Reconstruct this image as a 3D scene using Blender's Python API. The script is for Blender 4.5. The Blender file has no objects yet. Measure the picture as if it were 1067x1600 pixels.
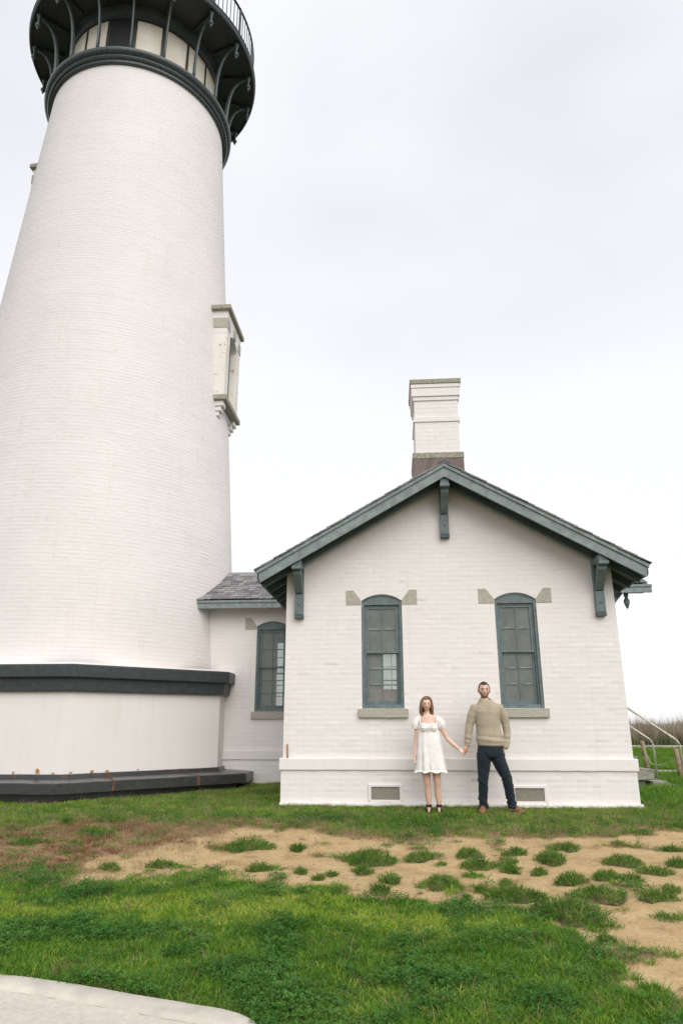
import bpy, bmesh, math, random
import numpy as np
from mathutils import Vector, Matrix
from mathutils.geometry import delaunay_2d_cdt

R = math.radians
rng = np.random.default_rng(7)
random.seed(7)
SC = bpy.context.scene
COL = SC.collection

# ------------------------------------------------------------------ camera
cam_d = bpy.data.cameras.new('camera')
cam = bpy.data.objects.new('camera', cam_d)
COL.objects.link(cam)
SC.camera = cam
cam_d.sensor_fit = 'AUTO'
cam_d.sensor_width = 36.0
cam_d.lens = 24.0
cam_d.clip_end = 20000
PITCH, YAW, ROLL = 0.29923, -0.07454, -0.00069
CAM = Vector((-0.8693, -10.8, 1.4555))
_f = Vector((math.sin(YAW)*math.cos(PITCH), math.cos(YAW)*math.cos(PITCH), math.sin(PITCH)))
_r = Vector((math.cos(YAW), -math.sin(YAW), 0))
_u = _r.cross(_f)
_r2 = _r*math.cos(ROLL)+_u*math.sin(ROLL)
_u2 = _u*math.cos(ROLL)-_r*math.sin(ROLL)
cam.matrix_world = Matrix(((_r2.x, _u2.x, -_f.x, CAM.x), (_r2.y, _u2.y, -_f.y, CAM.y),
                           (_r2.z, _u2.z, -_f.z, CAM.z), (0, 0, 0, 1)))

# ------------------------------------------------------------------ sky: bright overcast
SUN_EL, SUN_AZ = R(42), R(152)       # behind the camera
world = bpy.data.worlds.new('World')
SC.world = world
world.use_nodes = True
wn, wl = world.node_tree.nodes, world.node_tree.links
wn.clear()
w_out = wn.new('ShaderNodeOutputWorld')
sky = wn.new('ShaderNodeTexSky')
sky.sky_type = 'NISHITA'
sky.sun_disc = False
sky.sun_elevation = SUN_EL
sky.sun_rotation = SUN_AZ
bg_sky = wn.new('ShaderNodeBackground')
bg_sky.inputs['Strength'].default_value = 0.10
wl.new(sky.outputs[0], bg_sky.inputs['Color'])
tc = wn.new('ShaderNodeTexCoord')
mp = wn.new('ShaderNodeMapping')
mp.inputs['Scale'].default_value = (1.0, 1.0, 2.2)
mp.inputs['Location'].default_value = (0.35, 0.1, 0.0)
wl.new(tc.outputs['Generated'], mp.inputs['Vector'])
nz = wn.new('ShaderNodeTexNoise')
nz.inputs['Scale'].default_value = 1.5
nz.inputs['Detail'].default_value = 3.0
nz.inputs['Roughness'].default_value = 0.45
wl.new(mp.outputs[0], nz.inputs['Vector'])
sep = wn.new('ShaderNodeSeparateXYZ')
wl.new(tc.outputs['Generated'], sep.inputs[0])
# thinner and whiter towards the sea fog at the horizon
hz = wn.new('ShaderNodeMapRange')
hz.inputs['From Min'].default_value = 0.02
hz.inputs['From Max'].default_value = 0.75
hz.inputs['To Min'].default_value = 0.0
hz.inputs['To Max'].default_value = 1.0
wl.new(sep.outputs['Z'], hz.inputs['Value'])
ad = wn.new('ShaderNodeMath'); ad.operation = 'MULTIPLY'
wl.new(nz.outputs['Fac'], ad.inputs[0]); wl.new(hz.outputs[0], ad.inputs[1])
cr = wn.new('ShaderNodeValToRGB')
cr.color_ramp.elements[0].position = 0.0
cr.color_ramp.elements[0].color = (0.87, 0.87, 0.885, 1)
cr.color_ramp.elements[1].position = 0.66
cr.color_ramp.elements[1].color = (0.64, 0.645, 0.70, 1)
e = cr.color_ramp.elements.new(0.30); e.color = (0.875, 0.875, 0.89, 1)
wl.new(ad.outputs[0], cr.inputs[0])  # noise times height: grey only in the upper cloud
bg_cl = wn.new('ShaderNodeBackground')
bg_cl.inputs['Strength'].default_value = 0.80
wl.new(cr.outputs[0], bg_cl.inputs['Color'])
mx = wn.new('ShaderNodeMixShader')
mx.inputs[0].default_value = 0.9
wl.new(bg_sky.outputs[0], mx.inputs[1]); wl.new(bg_cl.outputs[0], mx.inputs[2])
wl.new(mx.outputs[0], w_out.inputs['Surface'])

sun_d = bpy.data.lights.new('sun', 'SUN')
sun_d.energy = 1.5
sun_d.angle = R(60)
sun_d.color = (1.0, 0.965, 0.91)
sun = bpy.data.objects.new('sun', sun_d)
COL.objects.link(sun)
# sun_rotation in the sky node turns clockwise from +Y
sdir = Vector((math.sin(SUN_AZ)*math.cos(SUN_EL), math.cos(SUN_AZ)*math.cos(SUN_EL), math.sin(SUN_EL)))
sun.rotation_euler = (-sdir).to_track_quat('-Z', 'Y').to_euler()
sun.location = (-10, -30, 40)

vs = SC.view_settings
vs.view_transform = 'Standard'
vs.look = 'None'
vs.gamma = 1.0
vs.exposure = 0.62
vs.use_curve_mapping = False
SC.cycles.max_bounces = 8
SC.cycles.transparent_max_bounces = 12

# ------------------------------------------------------------------ helpers
def tag(o, label=None, cat=None, group=None, kind=None):
    if label: o['label'] = label
    if cat: o['category'] = cat
    if group: o['group'] = group
    if kind: o['kind'] = kind
    return o

def thing(name, loc, label=None, cat=None, group=None):
    o = bpy.data.objects.new(name, None)
    o.empty_display_size = 0.2
    o.location = loc
    COL.objects.link(o)
    return tag(o, label, cat, group)

def adopt(o, parent):
    """parent o (built in world coordinates) to an unrotated parent"""
    if parent is None: return
    o.parent = parent
    p = parent; t = Vector((0, 0, 0))
    while p is not None:
        t += Vector(p.location); p = p.parent
    # parents that are meshes in world coordinates have location -> relative
    o.location = Vector(o.location) - t

def link_mesh(name, me, mat, parent=None, loc=None):
    o = bpy.data.objects.new(name, me)
    if mat is not None and len(me.materials) == 0: me.materials.append(mat)
    if loc is not None: o.location = loc
    COL.objects.link(o)
    adopt(o, parent)
    return o

def mesh(name, verts, faces, mat, parent=None, smooth=False):
    me = bpy.data.meshes.new(name)
    me.from_pydata([tuple(map(float, v)) for v in verts], [], [tuple(map(int, f)) for f in faces])
    me.update()
    if smooth:
        me.polygons.foreach_set('use_smooth', [True]*len(me.polygons))
    return link_mesh(name, me, mat, parent)

def bm_obj(name, bm, mat, parent=None, smooth=False, recalc=True):
    if recalc: bmesh.ops.recalc_face_normals(bm, faces=bm.faces)
    me = bpy.data.meshes.new(name)
    bm.to_mesh(me); bm.free()
    if smooth: me.polygons.foreach_set('use_smooth', [True]*len(me.polygons))
    return link_mesh(name, me, mat, parent)

def bm_box(bm, x0, x1, y0, y1, z0, z1, bevel=0.0):
    r = bmesh.ops.create_cube(bm, size=1.0)
    for v in r['verts']:
        v.co = Vector(((x0+x1)/2+v.co.x*(x1-x0), (y0+y1)/2+v.co.y*(y1-y0), (z0+z1)/2+v.co.z*(z1-z0)))
    if bevel > 0:
        es = list({e for v in r['verts'] for e in v.link_edges})
        bmesh.ops.bevel(bm, geom=es, offset=bevel, segments=2, profile=0.6, affect='EDGES')

def box(name, x0, x1, y0, y1, z0, z1, mat, parent=None, bevel=0.004):
    bm = bmesh.new(); bm_box(bm, x0, x1, y0, y1, z0, z1, bevel)
    return bm_obj(name, bm, mat, parent)

def bm_prism(bm, pts, vec):
    """closed polygon pts (3D) swept by vec"""
    vec = Vector(vec)
    a = [bm.verts.new(p) for p in pts]
    b = [bm.verts.new(Vector(p)+vec) for p in pts]
    n = len(pts)
    bm.faces.new(a); bm.faces.new(b[::-1])
    for i in range(n):
        bm.faces.new((a[i], b[i], b[(i+1) % n], a[(i+1) % n]))

def prism(name, pts, vec, mat, parent=None, bevel=0.0):
    bm = bmesh.new(); bm_prism(bm, pts, vec)
    if bevel > 0:
        bmesh.ops.recalc_face_normals(bm, faces=bm.faces)
        bmesh.ops.bevel(bm, geom=list(bm.edges), offset=bevel, segments=1, affect='EDGES')
    return bm_obj(name, bm, mat, parent)

def frames(P):
    P = [Vector(p) for p in P]
    T = []
    for i in range(len(P)):
        a = P[max(i-1, 0)]; b = P[min(i+1, len(P)-1)]
        T.append((b-a).normalized())
    ref = Vector((0, 1, 0)) if abs(T[0].y) < 0.9 else Vector((1, 0, 0))
    out = []
    x = ref.cross(T[0]).normalized()
    for t in T:
        x = (x - t*x.dot(t)).normalized()
        out.append((x, t.cross(x).normalized()))
    return P, out

def loft_data(P, rad, n=16, cap=True):
    """rad: list of r or (ra, rb). ra along first frame axis, rb second"""
    P, F = frames(P)
    V = []; Fc = []
    for i, p in enumerate(P):
        r = rad[i]
        ra, rb = (r, r) if not isinstance(r, tuple) else r
        for k in range(n):
            a = 2*math.pi*k/n
            V.append(p + F[i][0]*ra*math.cos(a) + F[i][1]*rb*math.sin(a))
    for i in range(len(P)-1):
        for k in range(n):
            Fc.append((i*n+k, i*n+(k+1) % n, (i+1)*n+(k+1) % n, (i+1)*n+k))
    if cap:
        Fc.append(tuple(range(n))[::-1]); Fc.append(tuple(range((len(P)-1)*n, len(P)*n)))
    return V, Fc

def tube(name, P, rad, mat, parent=None, n=10, smooth=True):
    if not isinstance(rad, (list, tuple)): rad = [rad]*len(P)
    V, Fc = loft_data(P, list(rad), n)
    return mesh(name, V, Fc, mat, parent, smooth)

def lathe_data(prof, cx, cy, n=64, a0=0.0, a1=2*math.pi):
    full = abs(a1-a0-2*math.pi) < 1e-6
    m = n if full else n+1
    V = []; Fc = []
    for (r, z) in prof:
        for k in range(m):
            a = a0+(a1-a0)*k/n
            V.append((cx+r*math.cos(a), cy+r*math.sin(a), z))
    for i in range(len(prof)-1):
        for k in range(n):
            k2 = (k+1) % m
            Fc.append((i*m+k, i*m+k2, (i+1)*m+k2, (i+1)*m+k))
    return V, Fc

def lathe(name, prof, cx, cy, mat, parent=None, n=64, a0=0.0, a1=2*math.pi, smooth=False):
    V, Fc = lathe_data(prof, cx, cy, n, a0, a1)
    return mesh(name, V, Fc, mat, parent, smooth)

def merge(parts):
    V = []; Fc = []
    for v, f in parts:
        o = len(V); V += list(v); Fc += [tuple(i+o for i in q) for q in f]
    return V, Fc

def shade_auto(o, deg=40):
    me = o.data
    me.polygons.foreach_set('use_smooth', [True]*len(me.polygons))
    bm = bmesh.new(); bm.from_mesh(me)
    for e in bm.edges:
        if len(e.link_faces) == 2 and e.calc_face_angle(0) > R(deg): e.smooth = False
    bm.to_mesh(me); bm.free()

# ------------------------------------------------------------------ materials
def nt(name):
    m = bpy.data.materials.new(name); m.use_nodes = True
    n, l = m.node_tree.nodes, m.node_tree.links
    return m, n, l, n['Principled BSDF']

def noise(n, l, scale, detail=4, rough=0.6, vec=None, dist=0.0):
    t = n.new('ShaderNodeTexNoise')
    t.inputs['Scale'].default_value = scale; t.inputs['Detail'].default_value = detail
    t.inputs['Roughness'].default_value = rough; t.inputs['Distortion'].default_value = dist
    if vec is not None: l.new(vec, t.inputs['Vector'])
    return t

def ramp(n, l, fac, stops):
    r = n.new('ShaderNodeValToRGB')
    r.color_ramp.elements[0].position = stops[0][0]; r.color_ramp.elements[0].color = (*stops[0][1], 1)
    r.color_ramp.elements[1].position = stops[-1][0]; r.color_ramp.elements[1].color = (*stops[-1][1], 1)
    for p, c in stops[1:-1]:
        e = r.color_ramp.elements.new(p); e.color = (*c, 1)
    l.new(fac, r.inputs[0]); return r

def mixc(n, l, fac, a, b, mode='MIX'):
    m = n.new('ShaderNodeMix'); m.data_type = 'RGBA'; m.blend_type = mode
    for s, v in ((m.inputs[0], fac), (m.inputs[6], a), (m.inputs[7], b)):
        if isinstance(v, (int, float)): s.default_value = v
        elif isinstance(v, tuple): s.default_value = (*v, 1)
        else: l.new(v, s)
    return m.outputs[2]

def geo_pos(n):
    return n.new('ShaderNodeNewGeometry').outputs['Position']

def bump(n, l, b, h, strength, dist, prev=None):
    x = n.new('ShaderNodeBump'); x.inputs['Strength'].default_value = strength
    x.inputs['Distance'].default_value = dist
    l.new(h, x.inputs['Height'])
    if prev is not None: l.new(prev, x.inputs['Normal'])
    l.new(x.outputs[0], b.inputs['Normal']); return x.outputs[0]

def simple(name, col, rough=0.6, var=0.12, scale=6.0, bstr=0.15, bscale=60.0, bdist=0.004, metal=0.0, col2=None, spec=0.4):
    m, n, l, b = nt(name)
    pos = geo_pos(n)
    t = noise(n, l, scale, 5, 0.65, pos)
    c2 = col2 or tuple(max(0, c*(1-var*2)) for c in col)
    c1 = tuple(min(1, c*(1+var)) for c in col)
    r = ramp(n, l, t.outputs['Fac'], [(0.3, c2), (0.7, c1)])
    l.new(r.outputs[0], b.inputs['Base Color'])
    b.inputs['Roughness'].default_value = rough
    b.inputs['Metallic'].default_value = metal
    b.inputs['Specular IOR Level'].default_value = spec
    if bstr > 0:
        t2 = noise(n, l, bscale, 4, 0.6, pos)
        bump(n, l, b, t2.outputs['Fac'], bstr, bdist)
    return m

def white_paint(name, base=(0.81, 0.77, 0.745), streak=0.5, bstr=0.16):
    """thick old masonry paint: faint mottling, thin grey weather streaks, small flakes"""
    m, n, l, b = nt(name)
    pos = geo_pos(n)
    big = noise(n, l, 0.9, 4, 0.55, pos)
    r1 = ramp(n, l, big.outputs['Fac'], [(0.3, tuple(c*0.94 for c in base)), (0.7, base)])
    mpn = n.new('ShaderNodeMapping'); mpn.inputs['Scale'].default_value = (9.0, 9.0, 0.5)
    l.new(pos, mpn.inputs['Vector'])
    st = noise(n, l, 1.0, 5, 0.7, mpn.outputs[0])
    r2 = ramp(n, l, st.outputs['Fac'], [(0.55, (1, 1, 1)), (0.85, (0.80, 0.80, 0.74))])
    c = mixc(n, l, streak, r1.outputs[0], r2.outputs[0], 'MULTIPLY')
    fl = noise(n, l, 26.0, 6, 0.75, pos)
    r3 = ramp(n, l, fl.outputs['Fac'], [(0.70, (1, 1, 1)), (0.80, (0.86, 0.85, 0.81))])
    c = mixc(n, l, 0.8, c, r3.outputs[0], 'MULTIPLY')
    l.new(c, b.inputs['Base Color'])
    b.inputs['Roughness'].default_value = 0.62
    b.inputs['Specular IOR Level'].default_value = 0.3
    f = noise(n, l, 45.0, 5, 0.6, pos)
    mp2 = n.new('ShaderNodeMapping'); mp2.inputs['Scale'].default_value = (7.0, 7.0, 26.0)
    l.new(pos, mp2.inputs['Vector'])
    f2 = noise(n, l, 1.0, 3, 0.6, mp2.outputs[0])
    k = bump(n, l, b, f2.outputs['Fac'], bstr, 0.006)
    bump(n, l, b, f.outputs['Fac'], bstr*0.8, 0.002, k)
    return m

def rusty(name, base, amount=0.6, lo=0.58, hi=0.72, rough=0.45, rust=(0.28, 0.10, 0.035)):
    m, n, l, b = nt(name)
    pos = geo_pos(n)
    a = noise(n, l, 3.0, 6, 0.7, pos)
    fac = ramp(n, l, a.outputs['Fac'], [(lo, (0, 0, 0)), (hi, (amount,)*3)])
    v = noise(n, l, 11.0, 5, 0.65, pos)
    r = ramp(n, l, v.outputs['Fac'], [(0.3, tuple(c*0.7 for c in base)), (0.7, tuple(c*1.25 for c in base))])
    c = mixc(n, l, fac.outputs[0], r.outputs[0], rust)
    l.new(c, b.inputs['Base Color'])
    b.inputs['Roughness'].default_value = rough
    b.inputs['Specular IOR Level'].default_value = 0.45
    f = noise(n, l, 70, 4, 0.6, pos)
    bump(n, l, b, f.outputs['Fac'], 0.2, 0.003)
    return m

M = {}
M['white'] = white_paint('white_masonry_paint')
M['white_tower'] = white_paint('tower_masonry_paint', (0.765, 0.725, 0.705), 0.55, 0.14)
M['plaster'] = white_paint('plinth_plaster', (0.80, 0.76, 0.725), 0.7, 0.15)
M['trim'] = rusty('grey_green_trim_paint', (0.128, 0.170, 0.172), 0.35, 0.66, 0.8, 0.5, (0.22, 0.2, 0.17))
M['trim_lit'] = rusty('lit_trim_paint', (0.20, 0.245, 0.24), 0.5, 0.62, 0.8, 0.55, (0.33, 0.31, 0.27))  # brighter copy of the trim paint: light on outward faces put into its colour
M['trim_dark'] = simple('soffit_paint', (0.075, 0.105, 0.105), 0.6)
M['iron'] = rusty('dark_iron_paint', (0.043, 0.053, 0.056), 0.5, 0.70, 0.84, 0.42)
M['iron_light'] = simple('worn_iron_paint', (0.075, 0.093, 0.095), 0.34, 0.2, 14)
M['ledge'] = rusty('ledge_iron_paint', (0.042, 0.045, 0.045), 0.8, 0.60, 0.74, 0.28)
M['rust'] = simple('rust', (0.20, 0.085, 0.04), 0.9, 0.3, 30, 0.4, 90)
M['orange_rust'] = simple('bright_rust', (0.55, 0.25, 0.05), 0.9, 0.3, 30, 0.4, 90)
M['granite'] = simple('granite', (0.47, 0.445, 0.38), 0.85, 0.2, 55, 0.6, 70, 0.012)
M['lichen_stone'] = simple('lichened_stone', (0.36, 0.34, 0.275), 0.95, 0.3, 28, 0.7, 50, 0.012, col2=(0.19, 0.185, 0.135))
M['flashing'] = simple('brown_flashing', (0.175, 0.13, 0.115), 0.6, 0.2, 9)
M['concrete'] = simple('concrete', (0.56, 0.52, 0.45), 0.9, 0.10, 5, 0.35, 70, 0.004)
M['rough_concrete'] = simple('exposed_concrete', (0.54, 0.50, 0.435), 0.95, 0.08, 30, 0.6, 60, 0.008)
M['step_stone'] = simple('step_stone', (0.33, 0.32, 0.27), 0.9, 0.25, 16, 0.6, 50, 0.01)
M['pipe'] = simple('galvanised_pipe', (0.52, 0.48, 0.40), 0.42, 0.15, 12, 0.1, metal=0.35)
M['wood'] = simple('weathered_post_wood', (0.36, 0.27, 0.175), 0.85, 0.35, 14, 0.5, 40)
M['plaster_in'] = simple('interior_plaster', (0.50, 0.535, 0.50), 0.8, 0.04, 4, 0.05)
M['floor_in'] = simple('interior_floor', (0.25, 0.2, 0.15), 0.5)
M['cabinet'] = simple('brown_panel', (0.72, 0.30, 0.24), 0.6)
M['vent'] = simple('vent_mesh', (0.34, 0.32, 0.26), 0.8, 0.3, 90, 0.6, 160)
M['black'] = simple('dark_opening', (0.012, 0.013, 0.014), 0.7)
m, n, l, b = nt('peeling_masonry_paint')
pos = geo_pos(n)
a_ = noise(n, l, 9.0, 6, 0.75, pos); v_ = noise(n, l, 1.5, 3, 0.5, pos)
f_ = ramp(n, l, a_.outputs['Fac'], [(0.60, (0, 0, 0)), (0.64, (0.9,)*3)])
c_ = ramp(n, l, v_.outputs['Fac'], [(0.3, (0.70, 0.66, 0.59)), (0.7, (0.80, 0.765, 0.72))])
l.new(mixc(n, l, f_.outputs[0], c_.outputs[0], (0.34, 0.235, 0.14)), b.inputs['Base Color'])
b.inputs['Roughness'].default_value = 0.75
bump(n, l, b, f_.outputs[0], 0.5, -0.004)
M['peeling'] = m
M['brass'] = simple('lamp_brass', (0.5, 0.36, 0.12), 0.3, metal=1.0)

# shingles: each one gets its own tone
m, n, l, b = nt('weathered_shingle')
oi = n.new('ShaderNodeObjectInfo')
gi = n.new('ShaderNodeNewGeometry')
addn = n.new('ShaderNodeMath'); addn.operation = 'ADD'
l.new(oi.outputs['Random'], addn.inputs[0]); l.new(gi.outputs['Random Per Island'], addn.inputs[1])
frc = n.new('ShaderNodeMath'); frc.operation = 'FRACT'; l.new(addn.outputs[0], frc.inputs[0])
rr = ramp(n, l, frc.outputs[0], [(0.0, (0.15, 0.145, 0.15)), (0.5, (0.235, 0.225, 0.23)), (1.0, (0.33, 0.315, 0.31))])
mpn = n.new('ShaderNodeMapping'); mpn.inputs['Scale'].default_value = (60, 6, 6)
l.new(gi.outputs['Position'], mpn.inputs['Vector'])
gr = noise(n, l, 1.0, 5, 0.7, mpn.outputs[0])
g2 = ramp(n, l, gr.outputs['Fac'], [(0.3, (0.6, 0.6, 0.6)), (0.7, (1.1, 1.1, 1.1))])
l.new(mixc(n, l, 0.8, rr.outputs[0], g2.outputs[0], 'MULTIPLY'), b.inputs['Base Color'])
b.inputs['Roughness'].default_value = 0.9
bump(n, l, b, gr.outputs['Fac'], 0.5, 0.006)
M['shingle'] = m

# drum panels: cream paint, rust bleeding in from the edges
m, n, l, b = nt('rust_stained_panel')
tcn = n.new('ShaderNodeUVMap')
sx = n.new('ShaderNodeSeparateXYZ'); l.new(tcn.outputs[0], sx.inputs[0])
def math_(op, a, c=None):
    x = n.new('ShaderNodeMath'); x.operation = op
    for i, v in enumerate((a, c)):
        if v is None: continue
        if isinstance(v, (int, float)): x.inputs[i].default_value = v
        else: l.new(v, x.inputs[i])
    return x.outputs[0]
du = math_('MINIMUM', sx.outputs[0], math_('SUBTRACT', 1.0, sx.outputs[0]))
dv = math_('MULTIPLY', math_('SUBTRACT', 1.0, sx.outputs[1]), 0.9)
dd = math_('MINIMUM', du, dv)
rn = noise(n, l, 3.2, 5, 0.7, geo_pos(n))
edge = math_('SUBTRACT', math_('MULTIPLY', math_('SUBTRACT', rn.outputs['Fac'], 0.32), 0.42), dd)
rf = ramp(n, l, edge, [(0.0, (0, 0, 0)), (0.13, (0.85,)*3)])
rb = noise(n, l, 1.6, 4, 0.6, geo_pos(n))
base = ramp(n, l, rb.outputs['Fac'], [(0.3, (0.66, 0.60, 0.47)), (0.65, (0.80, 0.765, 0.69))])
l.new(mixc(n, l, rf.outputs[0], base.outputs[0], (0.52, 0.27, 0.07)), b.inputs['Base Color'])
b.inputs['Roughness'].default_value = 0.55
M['panel'] = m

# window glass: thin pane, clear with a soft sky reflection
m, n, l, b = nt('window_glass')
n.remove(b)
out = n['Material Output']
tr = n.new('ShaderNodeBsdfTransparent'); tr.inputs[0].default_value = (0.86, 0.90, 0.88, 1)
gl = n.new('ShaderNodeBsdfGlossy'); gl.inputs['Roughness'].default_value = 0.04
df = n.new('ShaderNodeBsdfDiffuse'); df.inputs[0].default_value = (0.35, 0.40, 0.355, 1)   # salt film
fr = n.new('ShaderNodeFresnel'); fr.inputs[0].default_value = 1.6
m1 = n.new('ShaderNodeMixShader'); l.new(fr.outputs[0], m1.inputs[0])
m0 = n.new('ShaderNodeMixShader')
sn = noise(n, l, 5.0, 4, 0.6, geo_pos(n))
sf = ramp(n, l, sn.outputs['Fac'], [(0.3, (0.32,)*3), (0.7, (0.48,)*3)])
l.new(sf.outputs[0], m0.inputs[0])
l.new(tr.outputs[0], m0.inputs[1]); l.new(df.outputs[0], m0.inputs[2])
l.new(m0.outputs[0], m1.inputs[1]); l.new(gl.outputs[0], m1.inputs[2])
wv = noise(n, l, 3.0, 2, 0.5, geo_pos(n))
bm_ = n.new('ShaderNodeBump'); bm_.inputs['Strength'].default_value = 0.12; bm_.inputs['Distance'].default_value = 0.02
l.new(wv.outputs['Fac'], bm_.inputs['Height']); l.new(bm_.outputs[0], gl.inputs['Normal'])
l.new(m1.outputs[0], out.inputs['Surface'])
M['glass'] = m

# ------------------------------------------------------------------ ground
def vnoise(x, y, s, seed):
    """smooth value noise, numpy"""
    g = np.random.default_rng(seed).random((128, 128))
    X = np.asarray(x)*s+1000.37; Y = np.asarray(y)*s+1000.71
    xi = np.floor(X).astype(int); yi = np.floor(Y).astype(int)
    fx = X-xi; fy = Y-yi
    fx = fx*fx*(3-2*fx); fy = fy*fy*(3-2*fy)
    a = g[xi % 128, yi % 128]; b_ = g[(xi+1) % 128, yi % 128]
    c = g[xi % 128, (yi+1) % 128]; d = g[(xi+1) % 128, (yi+1) % 128]
    return (a*(1-fx)+b_*fx)*(1-fy)+(c*(1-fx)+d*fx)*fy

def fbm(x, y, s, seed, o=4):
    v = 0; a = 0.5; t = 0
    for i in range(o):
        v = v+a*vnoise(x, y, s*2**i, seed+i); t += a; a *= 0.5
    return v/t

def sstep(a, b_, v):
    t = np.clip((np.asarray(v, float)-a)/(b_-a), 0, 1); return t*t*(3-2*t)

SAND1 = [(-3.95,-3.66),(-3.65,-3.2),(-3.36,-2.4),(-2.76,-1.73),(-2.3,-1.66),(-1.61,-2.23),(-0.73,-2.32),(-0.14,-2.05),(0.45,-2.01),(1.16,-2.08),(1.98,-1.75),(3.4,-1.7),(3.2,-5.5),(1.2,-5.53),(0.69,-5.58),(0.43,-5.55),(0.38,-5.27),(0.26,-4.93),(0.0,-4.75),(-0.48,-4.62),(-0.99,-4.47),(-1.32,-4.38),(-1.66,-4.27),(-2.0,-4.22),(-2.27,-4.03),(-2.62,-3.78),(-2.9,-4.07),(-3.26,-4.22),(-3.65,-4.11)]
SAND2 = [(0.58,-5.73),(1.17,-5.58),(2.4,-5.6),(2.3,-6.35),(0.83,-6.35),(0.63,-6.34),(0.56,-6.07)]
RED = [(-9.5,-1.8),(-7.23,-1.62),(-5.98,-1.56),(-4.06,-1.0),(-2.47,-1.59),(-2.91,-2.71),(-3.19,-3.57),(-3.74,-4.18),(-4.37,-4.33),(-5.16,-4.47),(-9.5,-4.6)]
YEL = [(-5.5,-4.75),(-3.6,-4.8),(-2.6,-4.55),(-1.6,-4.75),(-0.7,-4.8),(-0.1,-5.0),(0.25,-5.35),(-0.4,-5.45),(-1.2,-5.25),(-2.2,-5.2),(-3.6,-5.25),(-5.5,-5.2)]

def poly_sd(poly, x, y):
    """signed distance, positive inside"""
    x = np.asarray(x, float); y = np.asarray(y, float)
    d = np.full(x.shape, 1e9); ins = np.zeros(x.shape, bool)
    k = len(poly)
    for i in range(k):
        x0, y0 = poly[i]; x1, y1 = poly[(i+1) % k]
        ex, ey = x1-x0, y1-y0
        t = np.clip(((x-x0)*ex+(y-y0)*ey)/(ex*ex+ey*ey+1e-12), 0, 1)
        d = np.minimum(d, np.hypot(x-x0-t*ex, y-y0-t*ey))
        c = ((y0 > y) != (y1 > y))
        xs = x0+(y-y0)/(ey if abs(ey) > 1e-12 else 1e-12)*ex
        ins ^= (c & (x < xs))
    return np.where(ins, d, -d)

def gz0(x, y):
    x = np.asarray(x, float); y = np.asarray(y, float)
    z = 0.30+0.045*np.clip(y, -14, 0)
    z = z+0.02*np.clip(y, 0, 3)*sstep(1.5, -1.5, x)
    z = z+0.30*sstep(8, 15, y)
    z = z-22*sstep(38, 75, y)-22*sstep(60, 110, np.abs(x))
    return z

def masks(x, y):
    w = (fbm(x, y, 1.7, 11)-0.5)*0.95+(fbm(x, y, 6.0, 23, 3)-0.5)*0.62
    s = np.maximum(poly_sd(SAND1, x, y), poly_sd(SAND2, x, y))
    sand = sstep(-0.16, 0.12, s+w*0.66)
    isl = fbm(x*1.9, y*3.2, 1.7, 201, 4)
    sand = sand*(1-0.85*sstep(0.66, 0.72, isl))
    red = sstep(-0.5, 0.35, poly_sd(RED, x, y)+w*1.3)
    return sand, red

def fray(x, y):
    """worn strip where the turf thins out towards the sand on the house side"""
    w = (fbm(x, y, 1.3, 311)-0.5)*1.3+(fbm(x, y, 5.5, 323, 3)-0.5)*0.7
    return sstep(-0.75, 0.05, poly_sd(SAND1, x, y)+w*0.8)*sstep(-3.7, -2.9, y)

KLINE = [(-7.5, -6.0), (-5.5, -6.12), (-4.2, -6.2), (-3.24, -6.28), (-2.81, -6.36), (-2.39, -6.48), (-1.99, -6.59), (-1.78, -6.65), (-1.66, -6.715), (-1.585, -6.81), (-1.55, -7.0), (-1.54, -7.3), (-1.54, -7.8)]
KPOLY = KLINE+[(-1.54, -9.0), (-9.0, -9.0), (-9.0, -5.95)]
def gz(x, y):
    z = gz0(x, y)
    z = z-0.22*sstep(0.03, 0.12, poly_sd(KPOLY, x, y))     # the paving in front of the kerb lies lower
    near = sstep(16, 10, np.hypot(np.asarray(x, float), np.asarray(y, float)+2))
    sand, red = masks(x, y)
    return z+near*((fbm(x, y, 0.9, 5)-0.5)*0.05+(fbm(x, y, 5, 9, 3)-0.5)*0.022-0.022*sand)

def axis(lo, hi, step, far):
    a = np.arange(lo, hi+1e-6, step); out = [a]
    pos = []; s = step; v = hi
    while v < far: s *= 1.25; v += s; pos.append(v)
    neg = []; s = step; v = lo
    while v > -far: s *= 1.25; v -= s; neg.append(v)
    return np.concatenate([neg[::-1], a, pos])

gx = axis(-9, 7, 0.055, 160); gy = axis(-8.5, 1.0, 0.055, 160)
GX, GY = np.meshgrid(gx, gy, indexing='ij')
GZ = gz(GX, GY)
nx, ny = len(gx), len(gy)
V = np.stack([GX, GY, GZ], -1).reshape(-1, 3)
ii, jj = np.meshgrid(np.arange(nx-1), np.arange(ny-1), indexing='ij')
q = (ii*ny+jj).ravel()
F = np.stack([q, q+ny, q+ny+1, q+1], 1)
me = bpy.data.meshes.new('ground')
me.vertices.add(len(V)); me.vertices.foreach_set('co', V.ravel())
me.loops.add(F.size); me.loops.foreach_set('vertex_index', F.ravel())
me.polygons.add(len(F)); me.polygons.foreach_set('loop_start', np.arange(0, F.size, 4))
me.update(calc_edges=True)
me.polygons.foreach_set('use_smooth', np.ones(len(F), bool))
sand_, red_ = masks(V[:, 0], V[:, 1])
for nm, arr in (('sand', sand_), ('red', np.maximum(red_, 0.9*fray(V[:, 0], V[:, 1])))):
    a = me.attributes.new(nm, 'FLOAT', 'POINT'); a.data.foreach_set('value', arr.astype(np.float32))

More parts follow.
